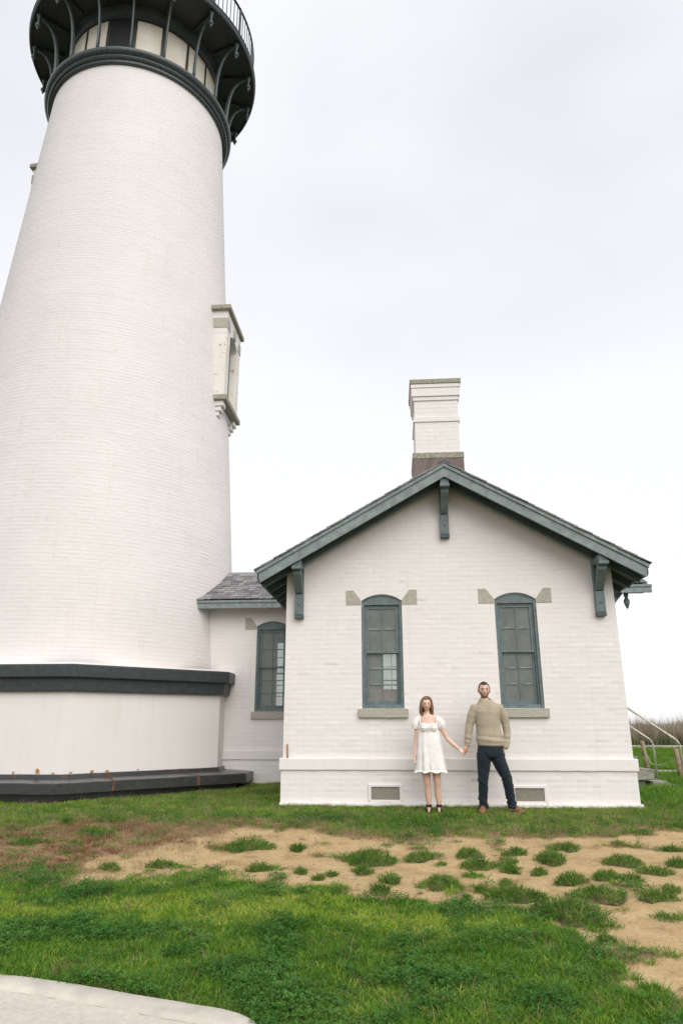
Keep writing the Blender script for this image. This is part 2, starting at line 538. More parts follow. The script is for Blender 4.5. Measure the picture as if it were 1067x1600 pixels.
m, n, l, b = nt('soil_and_sand')
pos = geo_pos(n)
asand = n.new('ShaderNodeAttribute'); asand.attribute_name = 'sand'
ared = n.new('ShaderNodeAttribute'); ared.attribute_name = 'red'
s1 = noise(n, l, 3.1, 8, 0.72, pos); s2 = noise(n, l, 28, 5, 0.7, pos); s3 = noise(n, l, 9, 6, 0.75, pos)
sandc = ramp(n, l, s1.outputs['Fac'], [(0.3, (0.31, 0.205, 0.10)), (0.47, (0.475, 0.34, 0.175)), (0.7, (0.58, 0.43, 0.24))])
spk = ramp(n, l, s2.outputs['Fac'], [(0.28, (0.6, 0.56, 0.5)), (0.45, (1, 1, 1)), (0.72, (1.12, 1.12, 1.12))])
sandc = mixc(n, l, 0.9, sandc.outputs[0], spk.outputs[0], 'MULTIPLY')
soil = ramp(n, l, s3.outputs['Fac'], [(0.3, (0.045, 0.055, 0.02)), (0.7, (0.10, 0.095, 0.04))])
redc = ramp(n, l, s3.outputs['Fac'], [(0.3, (0.17, 0.085, 0.045)), (0.5, (0.28, 0.17, 0.095)), (0.72, (0.42, 0.31, 0.18))])
c = mixc(n, l, ared.outputs['Fac'], soil.outputs[0], redc.outputs[0])
dirt = ramp(n, l, s3.outputs['Fac'], [(0.3, (0.20, 0.135, 0.07)), (0.7, (0.36, 0.26, 0.15))])
jit = n.new('ShaderNodeMath'); jit.operation = 'MULTIPLY_ADD'
l.new(s3.outputs['Fac'], jit.inputs[0]); jit.inputs[1].default_value = 0.9
sb = n.new('ShaderNodeMath'); sb.operation = 'SUBTRACT'; l.new(asand.outputs['Fac'], sb.inputs[0]); sb.inputs[1].default_value = 0.45
l.new(sb.outputs[0], jit.inputs[2])
f1 = ramp(n, l, jit.outputs[0], [(0.02, (0, 0, 0)), (0.30, (1, 1, 1))])
f2 = ramp(n, l, jit.outputs[0], [(0.40, (0, 0, 0)), (0.78, (1, 1, 1))])
c = mixc(n, l, f1.outputs[0], c, dirt.outputs[0])
c = mixc(n, l, f2.outputs[0], c, sandc)
l.new(c, b.inputs['Base Color'])
b.inputs['Roughness'].default_value = 0.95
b.inputs['Specular IOR Level'].default_value = 0.15
k = bump(n, l, b, s3.outputs['Fac'], 0.75, 0.04)
bump(n, l, b, s2.outputs['Fac'], 0.6, 0.012, k)
M['ground'] = m
ground = link_mesh('ground', me, m)
ground['kind'] = 'structure'

m = simple('sea_water', (0.10, 0.13, 0.14), 0.25, 0.1, 0.02, 0.3, 0.4, 0.3)
sea = mesh('sea', [(-9000, -9000, -16), (9000, -9000, -16), (9000, 9000, -16), (-9000, 9000, -16)], [(0, 1, 2, 3)], m)
sea['kind'] = 'structure'

# trodden path on the right, a sheet just above the ground
px = np.linspace(4.2, 60, 140); V = []; F = []
for i, x in enumerate(px):
    for j, t in enumerate(np.linspace(0, 1, 6)):
        y = 6.85+0.12*math.sin(x*0.9)+t*(1.35+0.1*math.sin(x*1.7))
        V.append((x, y, float(gz(x, y))+0.012))
    if i:
        for j in range(5):
            a = (i-1)*6+j; F.append((a, a+6, a+7, a+1))
path = mesh('path', V, F, simple('pale_path_gravel', (0.52, 0.47, 0.40), 0.95, 0.15, 7, 0.5, 60, 0.01), smooth=True)
path['kind'] = 'structure'

# ------------------------------------------------------------------ brickwork
BH, BL, JT = 0.0755, 0.215, 0.006      # course height, brick module, joint

def brick_rows(z0, z1, intervals, seed, proud=0.0005, jit=0.0003):
    """bricks on a plane: returns verts (u, d, z) with d the depth out of the wall (negative = proud of datum)"""
    g = np.random.default_rng(seed)
    Q = []
    nrow = int(math.ceil((z1-z0)/BH))
    for r in range(nrow):
        za = z0+r*BH; zb = min(za+BH, z1)
        if zb-za < 0.02: continue
        for (a, b_) in intervals(za, zb):
            if b_-a < 0.03: continue
            off = (0.5 if r % 2 else 0.0)*BL
            if r % 6 == 5: mod = BL/2      # a header course now and then
            else: mod = BL
            u = math.floor((a-off)/mod)*mod+off
            while u < b_:
                ua, ub = max(u, a), min(u+mod, b_)
                if ub-ua > 0.025: Q.append((ua, ub, za, zb))
                u += mod
    Q = np.array(Q); k = len(Q)
    j = JT/2
    du = g.normal(0, 0.0008, (k, 4)); dz = g.normal(0, 0.0012, (k, 4))
    d = -proud+g.normal(0, jit, k)[:, None]+g.normal(0, jit*0.5, (k, 4))
    ua, ub, za, zb = Q.T
    bev = 0.004
    outer = np.stack([np.stack([ua+j*0.4, np.full(k, 0.0), za+j*0.4], 1), np.stack([ub-j*0.4, np.full(k, 0.0), za+j*0.4], 1),
                      np.stack([ub-j*0.4, np.full(k, 0.0), zb-j*0.4], 1), np.stack([ua+j*0.4, np.full(k, 0.0), zb-j*0.4], 1)], 1)
    inner = np.stack([np.stack([ua+j+bev, d[:, 0], za+j+bev*0.5], 1), np.stack([ub-j-bev, d[:, 1], za+j+bev*0.5], 1),
                      np.stack([ub-j-bev, d[:, 2], zb-j-bev*0.5], 1), np.stack([ua+j+bev, d[:, 3], zb-j-bev*0.5], 1)], 1)
    inner[:, :, 0] += du; inner[:, :, 2] += dz
    V = np.concatenate([outer, inner], 1).reshape(-1, 3)
    base = np.arange(k)[:, None]*8
    pat = [(4, 5, 6, 7), (0, 1, 5, 4), (1, 2, 6, 5), (2, 3, 7, 6), (3, 0, 4, 7)]
    F = np.concatenate([base+np.array([p]) for p in pat], 0)
    return V, F

def np_mesh(name, V, F, mat, parent=None, smooth=False):
    me = bpy.data.meshes.new(name)
    V = np.ascontiguousarray(V, dtype=np.float32); F = np.ascontiguousarray(F, dtype=np.int32)
    me.vertices.add(len(V)); me.vertices.foreach_set('co', V.ravel())
    w = F.shape[1]
    me.loops.add(F.size); me.loops.foreach_set('vertex_index', F.ravel())
    me.polygons.add(len(F)); me.polygons.foreach_set('loop_start', np.arange(0, F.size, w, dtype=np.int32))
    me.update(calc_edges=True)
    if smooth: me.polygons.foreach_set('use_smooth', np.ones(len(F), bool))
    return link_mesh(name, me, mat, parent)

def sub_intervals(iv, holes):
    out = [iv]
    for (h0, h1) in holes:
        nw = []
        for (a, b_) in out:
            if h1 <= a or h0 >= b_: nw.append((a, b_)); continue
            if h0 > a: nw.append((a, h0))
            if h1 < b_: nw.append((h1, b_))
        out = nw
    return out

SPR, CRN = 3.305, 3.41                  # window arch spring and crown
def arch_half(hw, z):
    """half width of an arched opening at height z"""
    if z <= SPR: return hw
    rise = CRN-SPR; rad = (hw*hw+rise*rise)/(2*rise); zc = CRN-rad
    v = rad*rad-(z-zc)**2
    return math.sqrt(v) if v > 0 else 0.0

def arch_loop(cx, hw, z0, k=12, spr=SPR, crn=CRN):
    rise = crn-spr; rad = (hw*hw+rise*rise)/(2*rise); zc = crn-rad
    pts = [(cx-hw, z0), (cx+hw, z0)]
    a = math.asin(hw/rad)
    for i in range(k+1):
        t = a-2*a*i/k
        pts.append((cx+rad*math.sin(t), zc+rad*math.cos(t)))
    return pts

def inside(poly, x, y):
    c = False; k = len(poly)
    for i in range(k):
        x0, y0 = poly[i]; x1, y1 = poly[(i+1) % k]
        if (y0 > y) != (y1 > y) and x < x0+(y-y0)/(y1-y0)*(x1-x0): c = not c
    return c

def wall_slab(name, outline, holes, to3, thick, mat, mat_in, parent):
    """wall with real openings: outline/holes are 2D (u, z); to3(u, z, d) -> point, d = depth into the building"""
    pts = []; edges = []
    loops = [outline]+holes
    for lp in loops:
        s = len(pts); pts += [Vector(p) for p in lp]
        edges += [(s+i, s+(i+1) % len(lp)) for i in range(len(lp))]
    vv, ee, ff, *_ = delaunay_2d_cdt(pts, edges, [], 0, 1e-6)
    tri = []
    for f in ff:
        cx = sum(vv[i].x for i in f)/3; cy = sum(vv[i].y for i in f)/3
        if inside(outline, cx, cy) and not any(inside(h, cx, cy) for h in holes): tri.append(tuple(f))
    nv = len(vv)
    V = [to3(v.x, v.y, 0.0) for v in vv]+[to3(v.x, v.y, thick) for v in vv]
    F = list(tri)+[tuple(i+nv for i in f[::-1]) for f in tri]
    nf_out = len(tri)
    idx = {(round(v.x, 5), round(v.y, 5)): i for i, v in enumerate(vv)}
    for lp in loops:
        ids = [idx[(round(p[0], 5), round(p[1], 5))] for p in lp]
        for i in range(len(ids)):
            a, b_ = ids[i], ids[(i+1) % len(ids)]
            F.append((a, b_, b_+nv, a+nv))
    o = mesh(name, V, F, mat, parent)
    o.data.materials.append(mat_in)
    for i in range(nf_out, 2*nf_out): o.data.polygons[i].material_index = 1
    bm = bmesh.new(); bm.from_mesh(o.data)
    bmesh.ops.recalc_face_normals(bm, faces=bm.faces); bm.to_mesh(o.data); bm.free()
    return o

# ------------------------------------------------------------------ window builder
def make_window(parent, cx, y, face=-1, detail=True, mat_frame='trim', stones=True, sill=True):
    """double-hung 4 over 6 sash window in the plane y, facing face*Y"""
    f = face
    def Y(d): return y-f*d          # d = depth into the wall
    hw, z0 = 0.32, 1.66
    w = thing('window', (cx, y, z0)); adopt(w, parent)
    # outer casing with arched head
    def ybox(name, x0, x1, d0, d1, za, zb, mat, par, bevel=0.003):
        ya, yb = sorted((Y(d0), Y(d1)))
        return box(name, cx+x0, cx+x1, ya, yb, za, zb, mat, par, bevel)
    T = M[mat_frame]
    cs = 0.043
    ybox('casing', -hw, -hw+cs, 0.022, 0.17, z0, SPR, T, w)
    ybox('casing', hw-cs, hw, 0.022, 0.17, z0, SPR, T, w)
    zh = 3.245
    head = [(cx-hw+cs+0.001, zh), (cx+hw-cs-0.001, zh)]+[(p[0], min(p[1], 9)) for p in arch_loop(cx, hw-0.002, z0)[2:]]
    # arched head panel, sits between and over the casings
    al = arch_loop(cx, hw-0.002, z0)[2:]
    hp = [(cx-hw+cs, zh), (cx+hw-cs, zh), (cx+hw-cs, SPR)]+al+[(cx-hw+cs, SPR)]
    prism('head_panel', [(p[0], Y(0.030), p[1]) for p in hp], (0, -f*0.13, 0), T, w)
    # thin raised arch moulding
    pm = []
    V = []; F = []
    al2 = arch_loop(cx, hw-0.028, z0, 12, SPR-0.004, CRN-0.028)[2:]
    for a, b_ in zip(al, al2):
        for d in (0.018, 0.05):
            V += [(a[0], Y(d), a[1]-0.001), (b_[0], Y(d), b_[1])]
    for i in range(len(al)-1):
        o = i*4
        F += [(o, o+4, o+5, o+1), (o+1, o+5, o+7, o+3), (o, o+2, o+6, o+4)]
    mesh('arch_moulding', V, F, T, w)
    ybox('casing_sill', -hw+cs, hw-cs, 0.035, 0.17, z0, z0+0.055, T, w)
    # inner stop, one step back
    st = 0.028
    xi = hw-cs
    ybox('stop', -xi, -xi+st, 0.062, 0.17, z0+0.055, zh, T, w)
    ybox('stop', xi-st, xi, 0.062, 0.17, z0+0.055, zh, T, w)
    ybox('stop', -xi+st, xi-st, 0.062, 0.17, zh-0.025, zh, T, w)
    # sashes
    xs = xi-st
    zmid = 2.50
    def sash(za, zb, d, rows, rail_b, rail_t):
        s = w
        sw = 0.036
        ybox('sash_stile', -xs, -xs+sw, d, d+0.035, za, zb, T, s)
        ybox('sash_stile', xs-sw, xs, d, d+0.035, za, zb, T, s)
        ybox('sash_rail', -xs+sw, xs-sw, d, d+0.035, za, za+rail_b, T, s)
        ybox('sash_rail', -xs+sw, xs-sw, d, d+0.035, zb-rail_t, zb, T, s)
        pa, pb = za+rail_b, zb-rail_t
        x0, x1 = -xs+sw, xs-sw
        ybox('muntin', -0.008, 0.008, d+0.006, d+0.03, pa, pb, T, s, 0.002)
        hgt = (pb-pa)/rows
        for r in range(rows):
            if r:
                zc = pa+r*hgt
                for a_, b2 in ((x0, -0.008), (0.008, x1)):
                    ybox('muntin', a_, b2, d+0.007, d+0.029, zc-0.008, zc+0.008, T, s, 0.002)
            for a_, b2 in ((x0, -0.008), (0.008, x1)):
                za_, zb_ = pa+r*hgt+0.008*(r > 0), pa+(r+1)*hgt-0.008*(r < rows-1)
                yy = Y(d+0.018); k = random.uniform(-0.0015, 0.0015); k2 = random.uniform(-0.0015, 0.0015)
                mesh('pane', [(cx+a_, yy+k, za_), (cx+b2, yy-k, za_), (cx+b2, yy-k2, zb_), (cx+a_, yy+k2, zb_)],
                     [(0, 1, 2, 3)], M['glass'], s)
        if detail:      # bare putty along some bars
            for r in range(1, rows):
                zc = pa+r*hgt+0.0085
                for a_, b2 in ((x0, -0.01), (0.01, x1)):
                    u0 = random.uniform(a_, a_+(b2-a_)*0.4); u1 = random.uniform(u0+0.05, b2)
                    ybox('putty', u0, min(u1, b2), d+0.002, d+0.012, zc, zc+0.005, M['putty'], s, 0.0015)
        return s
    sash(z0+0.055, zmid+0.02, 0.105, 3, 0.06, 0.03)
    sash(zmid-0.01, zh-0.025, 0.068, 2, 0.035, 0.035)
    if sill:
        ya, yb = sorted((Y(-0.055), Y(0.14)))
        bm = bmesh.new(); bm_box(bm, cx-0.375, cx+0.375, ya, yb, 1.527, z0-0.004, 0.008)
        bmesh.ops.subdivide_edges(bm, edges=bm.edges, cuts=2)
        for v in bm.verts:
            v.co += Vector((random.uniform(-1, 1), random.uniform(-1, 1), random.uniform(-1, 1)))*0.003
        bm_obj('sill', bm, M['granite'], w)
    if stones:
        for s in (-1, 1):
            pts = [(s*0.327, 3.243), (s*0.561, 3.243), (s*0.561, 3.4755), (s*0.445, 3.4755), (s*0.327, 3.318)]
            prism('skewback_stone', [(cx+p[0], Y(-0.009), p[1]) for p in pts], (0, f*-0.06, 0), M['granite'], w)
    return w
M['putty'] = simple('bare_putty', (0.62, 0.60, 0.53), 0.85)

# ------------------------------------------------------------------ house
HX, HD = 2.56, 7.7                      # half width, depth
SL = 0.5735                             # roof slope
def soff(x): return 5.262-SL*abs(x)     # underside of the roof boards
HTOP = soff(HX)
house = thing('brick_house', (0, 3.85, 0.3), 'white painted brick gable house with grey green trim behind the couple', 'house')
WX = 1.0424
WZ0 = 0.16
win_loops = [arch_loop(c, 0.32, 1.66) for c in (-WX, WX)]
outl = [(-HX, WZ0), (HX, WZ0), (HX, HTOP), (0, soff(0)), (-HX, HTOP)]
TH = 0.34
front = wall_slab('wall', outl, win_loops, lambda u, z, d: (u, d, z), TH, M['white'], M['plaster_in'], house)
front['label'] = 'white painted front gable wall'
BWX = 0.93
back = wall_slab('wall', outl, [arch_loop(c, 0.32, 1.66) for c in (-BWX, BWX)], lambda u, z, d: (u, HD-d, z), TH, M['white'], M['plaster_in'], house)
for sgn in (-1, 1):
    dl = [] if sgn < 0 else [[(3.35, 0.9), (4.35, 0.9), (4.35, 3.1), (3.35, 3.1)]]
    wall_slab('wall', [(TH, WZ0), (HD-TH, WZ0), (HD-TH, HTOP+0.1), (TH, HTOP+0.1)], dl,
              (lambda s: (lambda u, z, d: (s*(HX-d), u, z)))(sgn), TH, M['white'], M['plaster_in'], house)
# door on the right side
d_ = box('door', HX-0.2, HX-0.14, 3.36, 4.34, 0.9, 3.09, M['trim'], house)
box('handle', HX-0.14, HX-0.09, 3.44, 3.47, 1.9, 2.0, M['brass'], d_)
box('floor', -HX+TH, HX-TH, TH, HD-TH, 0.85, 0.95, M['floor_in'], house)
box('ceiling', -HX+TH, HX-TH, TH, HD-TH, 3.74, 3.79, M['plaster_in'], house)

def front_iv(za, zb):
    zm = zb
    hx = min(HX, (5.262-zb)/SL)-0.004
    if hx <= 0.05: return []
    holes = []
    for c in (-WX, WX):
        if zb > 1.66-0.005 and za < CRN:
            h = max(arch_half(0.32, za), arch_half(0.32, zb) if zb < CRN else 0)
            if za < 1.66: h = 0.32
            if h > 0: holes.append((c-h-0.004, c+h+0.004))
        if zb > 1.524 and za < 1.66: holes.append((c-0.378, c+0.378))
        if zb > 3.243 and za < 3.4755:
            holes.append((c-0.563, c-0.32)); holes.append((c+0.32, c+0.563))
    # keep bricks above the stones' sloping shoulders
    return sub_intervals((-hx, hx), holes)
V, F = brick_rows(0.953, 5.24, front_iv, 3)
bw = np_mesh('brickwork', np.stack([V[:, 0], V[:, 1]-0.0005, V[:, 2]], 1), F, M['white'], front)
bw['kind'] = 'stuff'
# left and right returns of the wall (first two metres show edge-on)
for sgn in (-1, 1):
    V, F = brick_rows(0.953, HTOP+0.05, lambda a, b_: [(0.01, 2.83 if sgn < 0 else 7.6)] if sgn < 0 else sub_intervals((0.01, 7.6), [(3.34, 4.36)] if a < 3.12 else []), 4+sgn)
    o = np_mesh('brickwork', np.stack([sgn*(HX+0.0005-V[:, 1]), V[:, 0], V[:, 2]], 1), F if sgn > 0 else F[:, ::-1], M['white'], house)
    o['kind'] = 'stuff'

# plinth, belt course and footing
pl = thing('plinth', (0, 0, 0.3)); adopt(pl, house)
VENTS = [(-1.033, 0.467), (1.039, 0.46)]
PJ = 0.022
vh = [[(c-0.215, z-0.095), (c+0.215, z-0.095), (c+0.215, z+0.095), (c-0.215, z+0.095)] for c, z in VENTS]
wall_slab('plinth_wall', [(-HX-PJ, 0.0), (HX+PJ, 0.0), (HX+PJ, 0.781), (-HX-PJ, 0.781)], vh,
          lambda u, z, d: (u, -PJ+d, z), 0.02, M['white'], M['white'], pl)
def pl_iv(za, zb):
    return sub_intervals((-HX-PJ+0.004, HX+PJ-0.004), [(c-0.265, c+0.265) for c, z in VENTS if zb > z-0.13 and za < z+0.13])
V, F = brick_rows(0.18, 0.779, pl_iv, 8)
o = np_mesh('brickwork', np.stack([V[:, 0], V[:, 1]-PJ-0.0005, V[:, 2]], 1), F, M['white'], pl); o['kind'] = 'stuff'
for sgn in (-1, 1):
    x0, x1 = sorted((sgn*(HX+0.001), sgn*(HX+PJ)))
    box('plinth_return', x0, x1, -PJ+0.021, 7.6 if sgn > 0 else 2.84, 0.0, 0.781, M['white'], pl, 0)
def soft_bar(name, x0, x1, y0, y1, z0, z1, mat, par, seed, bev=0.014, amp=0.003):
    g = random.Random(seed)
    bm = bmesh.new(); bm_box(bm, x0, x1, y0, y1, z0, z1, 0)
    L = max(x1-x0, y1-y0)
    long = [e for e in bm.edges if e.calc_length() > L*0.9]
    bmesh.ops.subdivide_edges(bm, edges=long, cuts=int(L/0.11))
    bmesh.ops.bevel(bm, geom=[e for e in bm.edges if e.calc_face_angle(0) > 0.5], offset=bev, segments=2, profile=0.6, affect='EDGES')
    ax = 0 if x1-x0 > y1-y0 else 1
    wob = [g.uniform(-1, 1) for _ in range(400)]
    for v in bm.verts:
        i = int((v.co[ax]+50)/0.11)
        t = wob[i % 400]*amp
        v.co += Vector((0, t, t*0.7)) if ax == 0 else Vector((t, 0, t*0.7))
        v.co += Vector((g.uniform(-1, 1), g.uniform(-1, 1), g.uniform(-1, 1)))*amp*0.3
    return bm_obj(name, bm, mat, par)
BP = 0.05
soft_bar('belt_course', -HX-BP, HX+BP, -BP, 0.0, 0.781, 0.951, M['white'], pl, 1)
soft_bar('belt_course', -HX-BP, -HX, 0.002, 2.8, 0.782, 0.95, M['white'], pl, 2)
soft_bar('belt_course', HX, HX+BP, 0.002, 7.6, 0.782, 0.95, M['white'], pl, 3)
soft_bar('footing_lip', -HX-0.03, HX+0.05, -0.075, -PJ-0.004, 0.1, 0.345, M['white'], pl, 4, 0.02, 0.006)
for c, z in VENTS:
    vt = thing('foundation_vent', (c, -PJ, z)); adopt(vt, house)
    bm = bmesh.new()
    for (x0, x1, za, zb) in ((-0.25, 0.25, 0.088, 0.122), (-0.25, 0.25, -0.122, -0.088), (-0.25, -0.208, -0.088, 0.088), (0.208, 0.25, -0.088, 0.088)):
        bm_box(bm, c+x0, c+x1, -PJ-0.022, -PJ+0.004, z+za, z+zb, 0.004)
    bm_obj('vent_frame', bm, M['white'], vt)
    box('grille', c-0.212, c+0.212, -PJ-0.002, -PJ+0.012, z-0.092, z+0.092, M['vent'], vt, 0)
    for k in range(27):
        xx = c-0.205+0.41*k/26
        box('louvre', xx-0.003, xx+0.003, -PJ-0.006, -PJ-0.002, z-0.088, z+0.088, M['vent'], vt, 0)
    # rusty fixing screws at the frame corners
    for sx_ in (-1, 1):
        box('screw', c+sx_*0.235-0.006, c+sx_*0.235+0.006, -PJ-0.026, -PJ-0.021, z-0.112, z-0.1, M['rust'], vt, 0.002)
# stub of rusted rod on the belt course by the left corner
tube('rod', [(-2.487, -0.02, 0.945), (-2.490, -0.022, 1.06), (-2.494, -0.02, 1.15)], 0.011, M['orange_rust'], house, 8)

wins = [make_window(house, -WX, 0.0), make_window(house, WX, 0.0)]
for c in (-BWX, BWX): make_window(house, c, HD, 1, detail=False, stones=False)

# ---- roof
roof = thing('roof', (0, 3.85, HTOP)); adopt(roof, house)
Y0, Y1 = -0.5, HD+0.5
EX = 2.955
def rl(x, dz): return 5.45-SL*abs(x)+dz
for s in (-1, 1):
    def P(x, dz, y): return (s*x, y, rl(x, dz))
    # boarding
    prism('roof_boarding', [P(0.0, -0.045, Y0+0.03), P(EX, -0.045, Y0+0.03), P(EX, -0.17, Y0+0.03), P(0.0, -0.17, Y0+0.03)], (0, Y1-Y0-0.06, 0), M['trim_dark'], roof)
    # rake boards front and back: crown strip above, main board below
    for (ya, yb) in ((Y0, Y0+0.04), (Y1-0.04, Y1)):
        prism('rake_board', [P(0.0, -0.092, ya), P(EX-0.02, -0.092, ya), P(EX-0.045, -0.252, ya), P(0.0, -0.252, ya)], (0, yb-ya, 0), M['trim_lit'], roof)
        prism('crown_strip', [P(0.0, -0.034, ya-0.022), P(EX+0.012, -0.034, ya-0.022), P(EX+0.002, -0.090, ya-0.022), P(0.0, -0.090, ya-0.022)], (0, yb-ya+0.03, 0), M['trim_lit'], roof)
    # rafters and eave board
    k = 0
    y = Y0+0.30
    while y < Y1-0.1:
        prism('rafter', [P(0.05, -0.172, y-0.03), P(EX-0.03, -0.172, y-0.03), P(EX-0.055, -0.285, y-0.03), P(0.05, -0.285, y-0.03)] if y < 0 or y > HD else
              [P(HX+0.005, -0.172, y-0.03), P(EX-0.03, -0.172, y-0.03), P(EX-0.055, -0.285, y-0.03), P(HX+0.005, -0.285, y-0.03)], (0, 0.06, 0), M['trim_dark'], roof)
        y += 0.47
    prism('eave_board', [P(EX-0.028, -0.05, Y0+0.045), P(EX-0.003, -0.05, Y0+0.045), P(EX-0.003, -0.20, Y0+0.045), P(EX-0.028, -0.20, Y0+0.045)], (0, Y1-Y0-0.09, 0), M['trim'], roof)
# the rafter pair that closes the soffit against the wall
# shingles: the row along the front verge singly, the field behind as one
def shingle_mesh(wd, ln, th, seed):
    g = random.Random(seed)
    bm = bmesh.new(); bm_box(bm, 0, wd, 0, ln, 0, th, 0)
    for v in bm.verts:
        if v.co.y < 0.01: v.co.y += g.uniform(-0.008, 0.008); v.co.z += g.uniform(0, 0.004)
    me = bpy.data.meshes.new('shingle'); bm.to_mesh(me); bm.free(); me.materials.append(M['shingle'])
    return me
SH = [shingle_mesh(0.11+0.022*k, 0.30, 0.014+0.002*(k % 3), k) for k in range(5)]
ang = math.atan(SL); cosA = math.cos(ang)
def shingle(parent, me, origin, ux, up):
    """ux along the eave, up the slope"""
    nrm = Vector(ux).cross(Vector(up))
    o = bpy.data.objects.new('shingle', me)
    m_ = Matrix((Vector(ux), Vector(up), nrm)).transposed().to_4x4()
    o.rotation_euler = m_.to_euler()
    o.location = origin
    COL.objects.link(o); adopt(o, parent)
    return o
EXPO = 0.118
for s in (-1, 1):
    up = Vector((-s*cosA, 0, math.sin(ang)))
    ux = Vector((0, 1, 0)) if s > 0 else Vector((0, -1, 0))
    tilt = 0.055
    upt = (up*math.cos(tilt)-(ux.cross(up))*math.sin(tilt)).normalized() if True else up
    nrm = ux.cross(up)
    ncs = int((EX+0.03)/cosA/EXPO)
    Vf = []; Ff = []
    for r in range(ncs+1):
        d0 = r*EXPO
        base = Vector((s*(EX+0.035), 0, rl(EX+0.035, -0.030)))+up*d0+nrm*0.016
        me_ = random.choice(SH)
        wd = me_.vertices[1].co.x if False else max(v.co.x for v in me_.vertices)
        yv = Y0-0.04+random.uniform(-0.008, 0.012)
        if d0+0.24 < (EX+0.035)/cosA:
            org = base+Vector((0, yv if s > 0 else yv+wd, 0))
            shingle(roof, me_, org, ux, upt)
        yy = yv+wd+0.004
        while yy < Y1+0.03:
            w2 = random.uniform(0.13, 0.24); ln = min(0.28, (EX+0.03)/cosA-d0)
            if ln < 0.08: break
            a0 = base+Vector((0, yy, 0))-nrm*0.0
            q_ = [a0, a0+Vector((0, w2-0.004, 0)), a0+Vector((0, w2-0.004, 0))+upt*ln, a0+upt*ln]
            o_ = len(Vf)
            Vf += [tuple(p+nrm*0.014) for p in q_]+[tuple(p) for p in q_]
            Ff += [(o_, o_+1, o_+2, o_+3), (o_+4, o_+5, o_+1, o_), (o_+5, o_+6, o_+2, o_+1), (o_+7, o_+4, o_, o_+3)]
            yy += w2
    fld = mesh('shingle_field', Vf, Ff, M['shingle'], roof); fld['kind'] = 'stuff'
prism('ridge_cap', [(-0.11, Y0-0.03, rl(0.11, 0.018)), (0, Y0-0.03, rl(0, 0.022)), (0.11, Y0-0.03, rl(0.11, 0.018)), (0.11, Y0-0.03, rl(0.11, 0.004)), (0, Y0-0.03, rl(0, 0.004)), (-0.11, Y0-0.03, rl(0.11, 0.004))], (0, Y1-Y0+0.06, 0), M['trim_dark'], roof)

# ---- gable brackets
def bracket(cx, zb, zt):
    r = thing('bracket', (cx, 0, zb)); adopt(r, house)
    hw = 0.066
    zg = zb+0.375
    # wall post, lower block
    prism('wall_post', [(cx-hw, -0.001, zb), (cx-hw, -0.085, zb), (cx-hw, -0.085, zt), (cx-hw, -0.001, zt)], (2*hw, 0, 0), M['trim'], r, 0.004)
    box('foot_block', cx-hw-0.004, cx+hw+0.004, -0.098, -0.0855, zb+0.055, zg, M['trim'], r, 0.003)
    box('toe', cx-hw-0.006, cx+hw+0.006, -0.094, -0.002, zb-0.004, zb+0.05, M['trim_dark'], r, 0.003)
    # knee brace rising out to the rake
    h2 = hw-0.004
    prism('brace', [(cx-h2, -0.087, zg+0.012), (cx-h2, -0.118, zg+0.012), (cx-h2, -0.385, zt-0.11), (cx-h2, -0.385, zt-0.001), (cx-h2, -0.31, zt-0.001)], (2*h2, 0, 0), M['trim'], r, 0.004)
    box('beam', cx-hw, cx+hw, -0.455, -0.001, zt, zt+0.10, M['trim'], r, 0.004)
    box('beam_cap', cx-hw-0.010, cx+hw+0.010, -0.482, -0.37, zt-0.045, zt+0.001, M['trim'], r, 0.004)
    V, F = lathe_data([(0.0, 0.0), (0.012, 0.0), (0.012, 0.012), (0.0, 0.012)], 0, 0, 10)
    mesh('bolt', [(cx+v[0], -0.098-v[2], zb+0.2+v[1]) for v in V], F, M['iron'], r)
bracket(0.0, 4.305, 5.09)
bracket(-2.345, 3.034, 3.79)
bracket(2.32, 3.019, 3.79)

# ---- chimney
ch = thing('chimney', (-0.03, 0.5, 5.3)); adopt(ch, house)
CY = 0.14
def chim(name, hw, z0, z1, mat, grow=0.0, bev=0.006):
    return box(name, -0.035-hw, -0.035+hw, CY-grow, CY+0.76+grow, z0, z1, mat, ch, bev)
chim('base', 0.428, 5.05, 5.745, M['flashing'], 0.045)
chim('base_stone', 0.434, 5.747, 5.85, M['lichen_stone'], 0.05)
chim('shaft', 0.378, 5.852, 7.11, M['white'])
def chim_bricks(z0, z1):
    for (fn, seed) in (((lambda V: np.stack([V[:, 0], V[:, 1]+CY-0.0005, V[:, 2]], 1)), 31),):
        V, F = brick_rows(z0, z1, lambda a, b_: [(-0.035-0.376, -0.035+0.376)], seed)
        o = np_mesh('brickwork', fn(V), F, M['white'], ch); o['kind'] = 'stuff'
    V, F = brick_rows(z0, z1, lambda a, b_: [(CY+0.002, CY+0.755)], 32)
    o = np_mesh('brickwork', np.stack([-0.035-0.3785+V[:, 1], V[:, 0], V[:, 2]], 1), F[:, ::-1], M['white'], ch); o['kind'] = 'stuff'
chim_bricks(5.855, 6.43); chim_bricks(6.535, 6.82)
chim('band', 0.398, 6.435, 6.53, M['white'], 0.02, 0.008)
chim('corbel', 0.398, 6.842, 6.915, M['white'], 0.02)
chim('corbel', 0.418, 6.917, 7.075, M['white'], 0.04)
chim('corbel', 0.430, 7.077, 7.148, M['white'], 0.052)
chim('cap_stone', 0.446, 7.15, 7.235, M['lichen_stone'], 0.068, 0.01)
chim('flue', 0.30, 7.236, 7.29, M['rust'], -0.08)

# low panel standing inside, behind the lowest panes of the left window
cab = box('display_panel', -1.42, -0.62, 0.36, 0.42, 0.952, 1.96, M['cabinet'])
tag(cab, 'reddish brown panel seen through the lowest panes of the left gable window', 'panel')

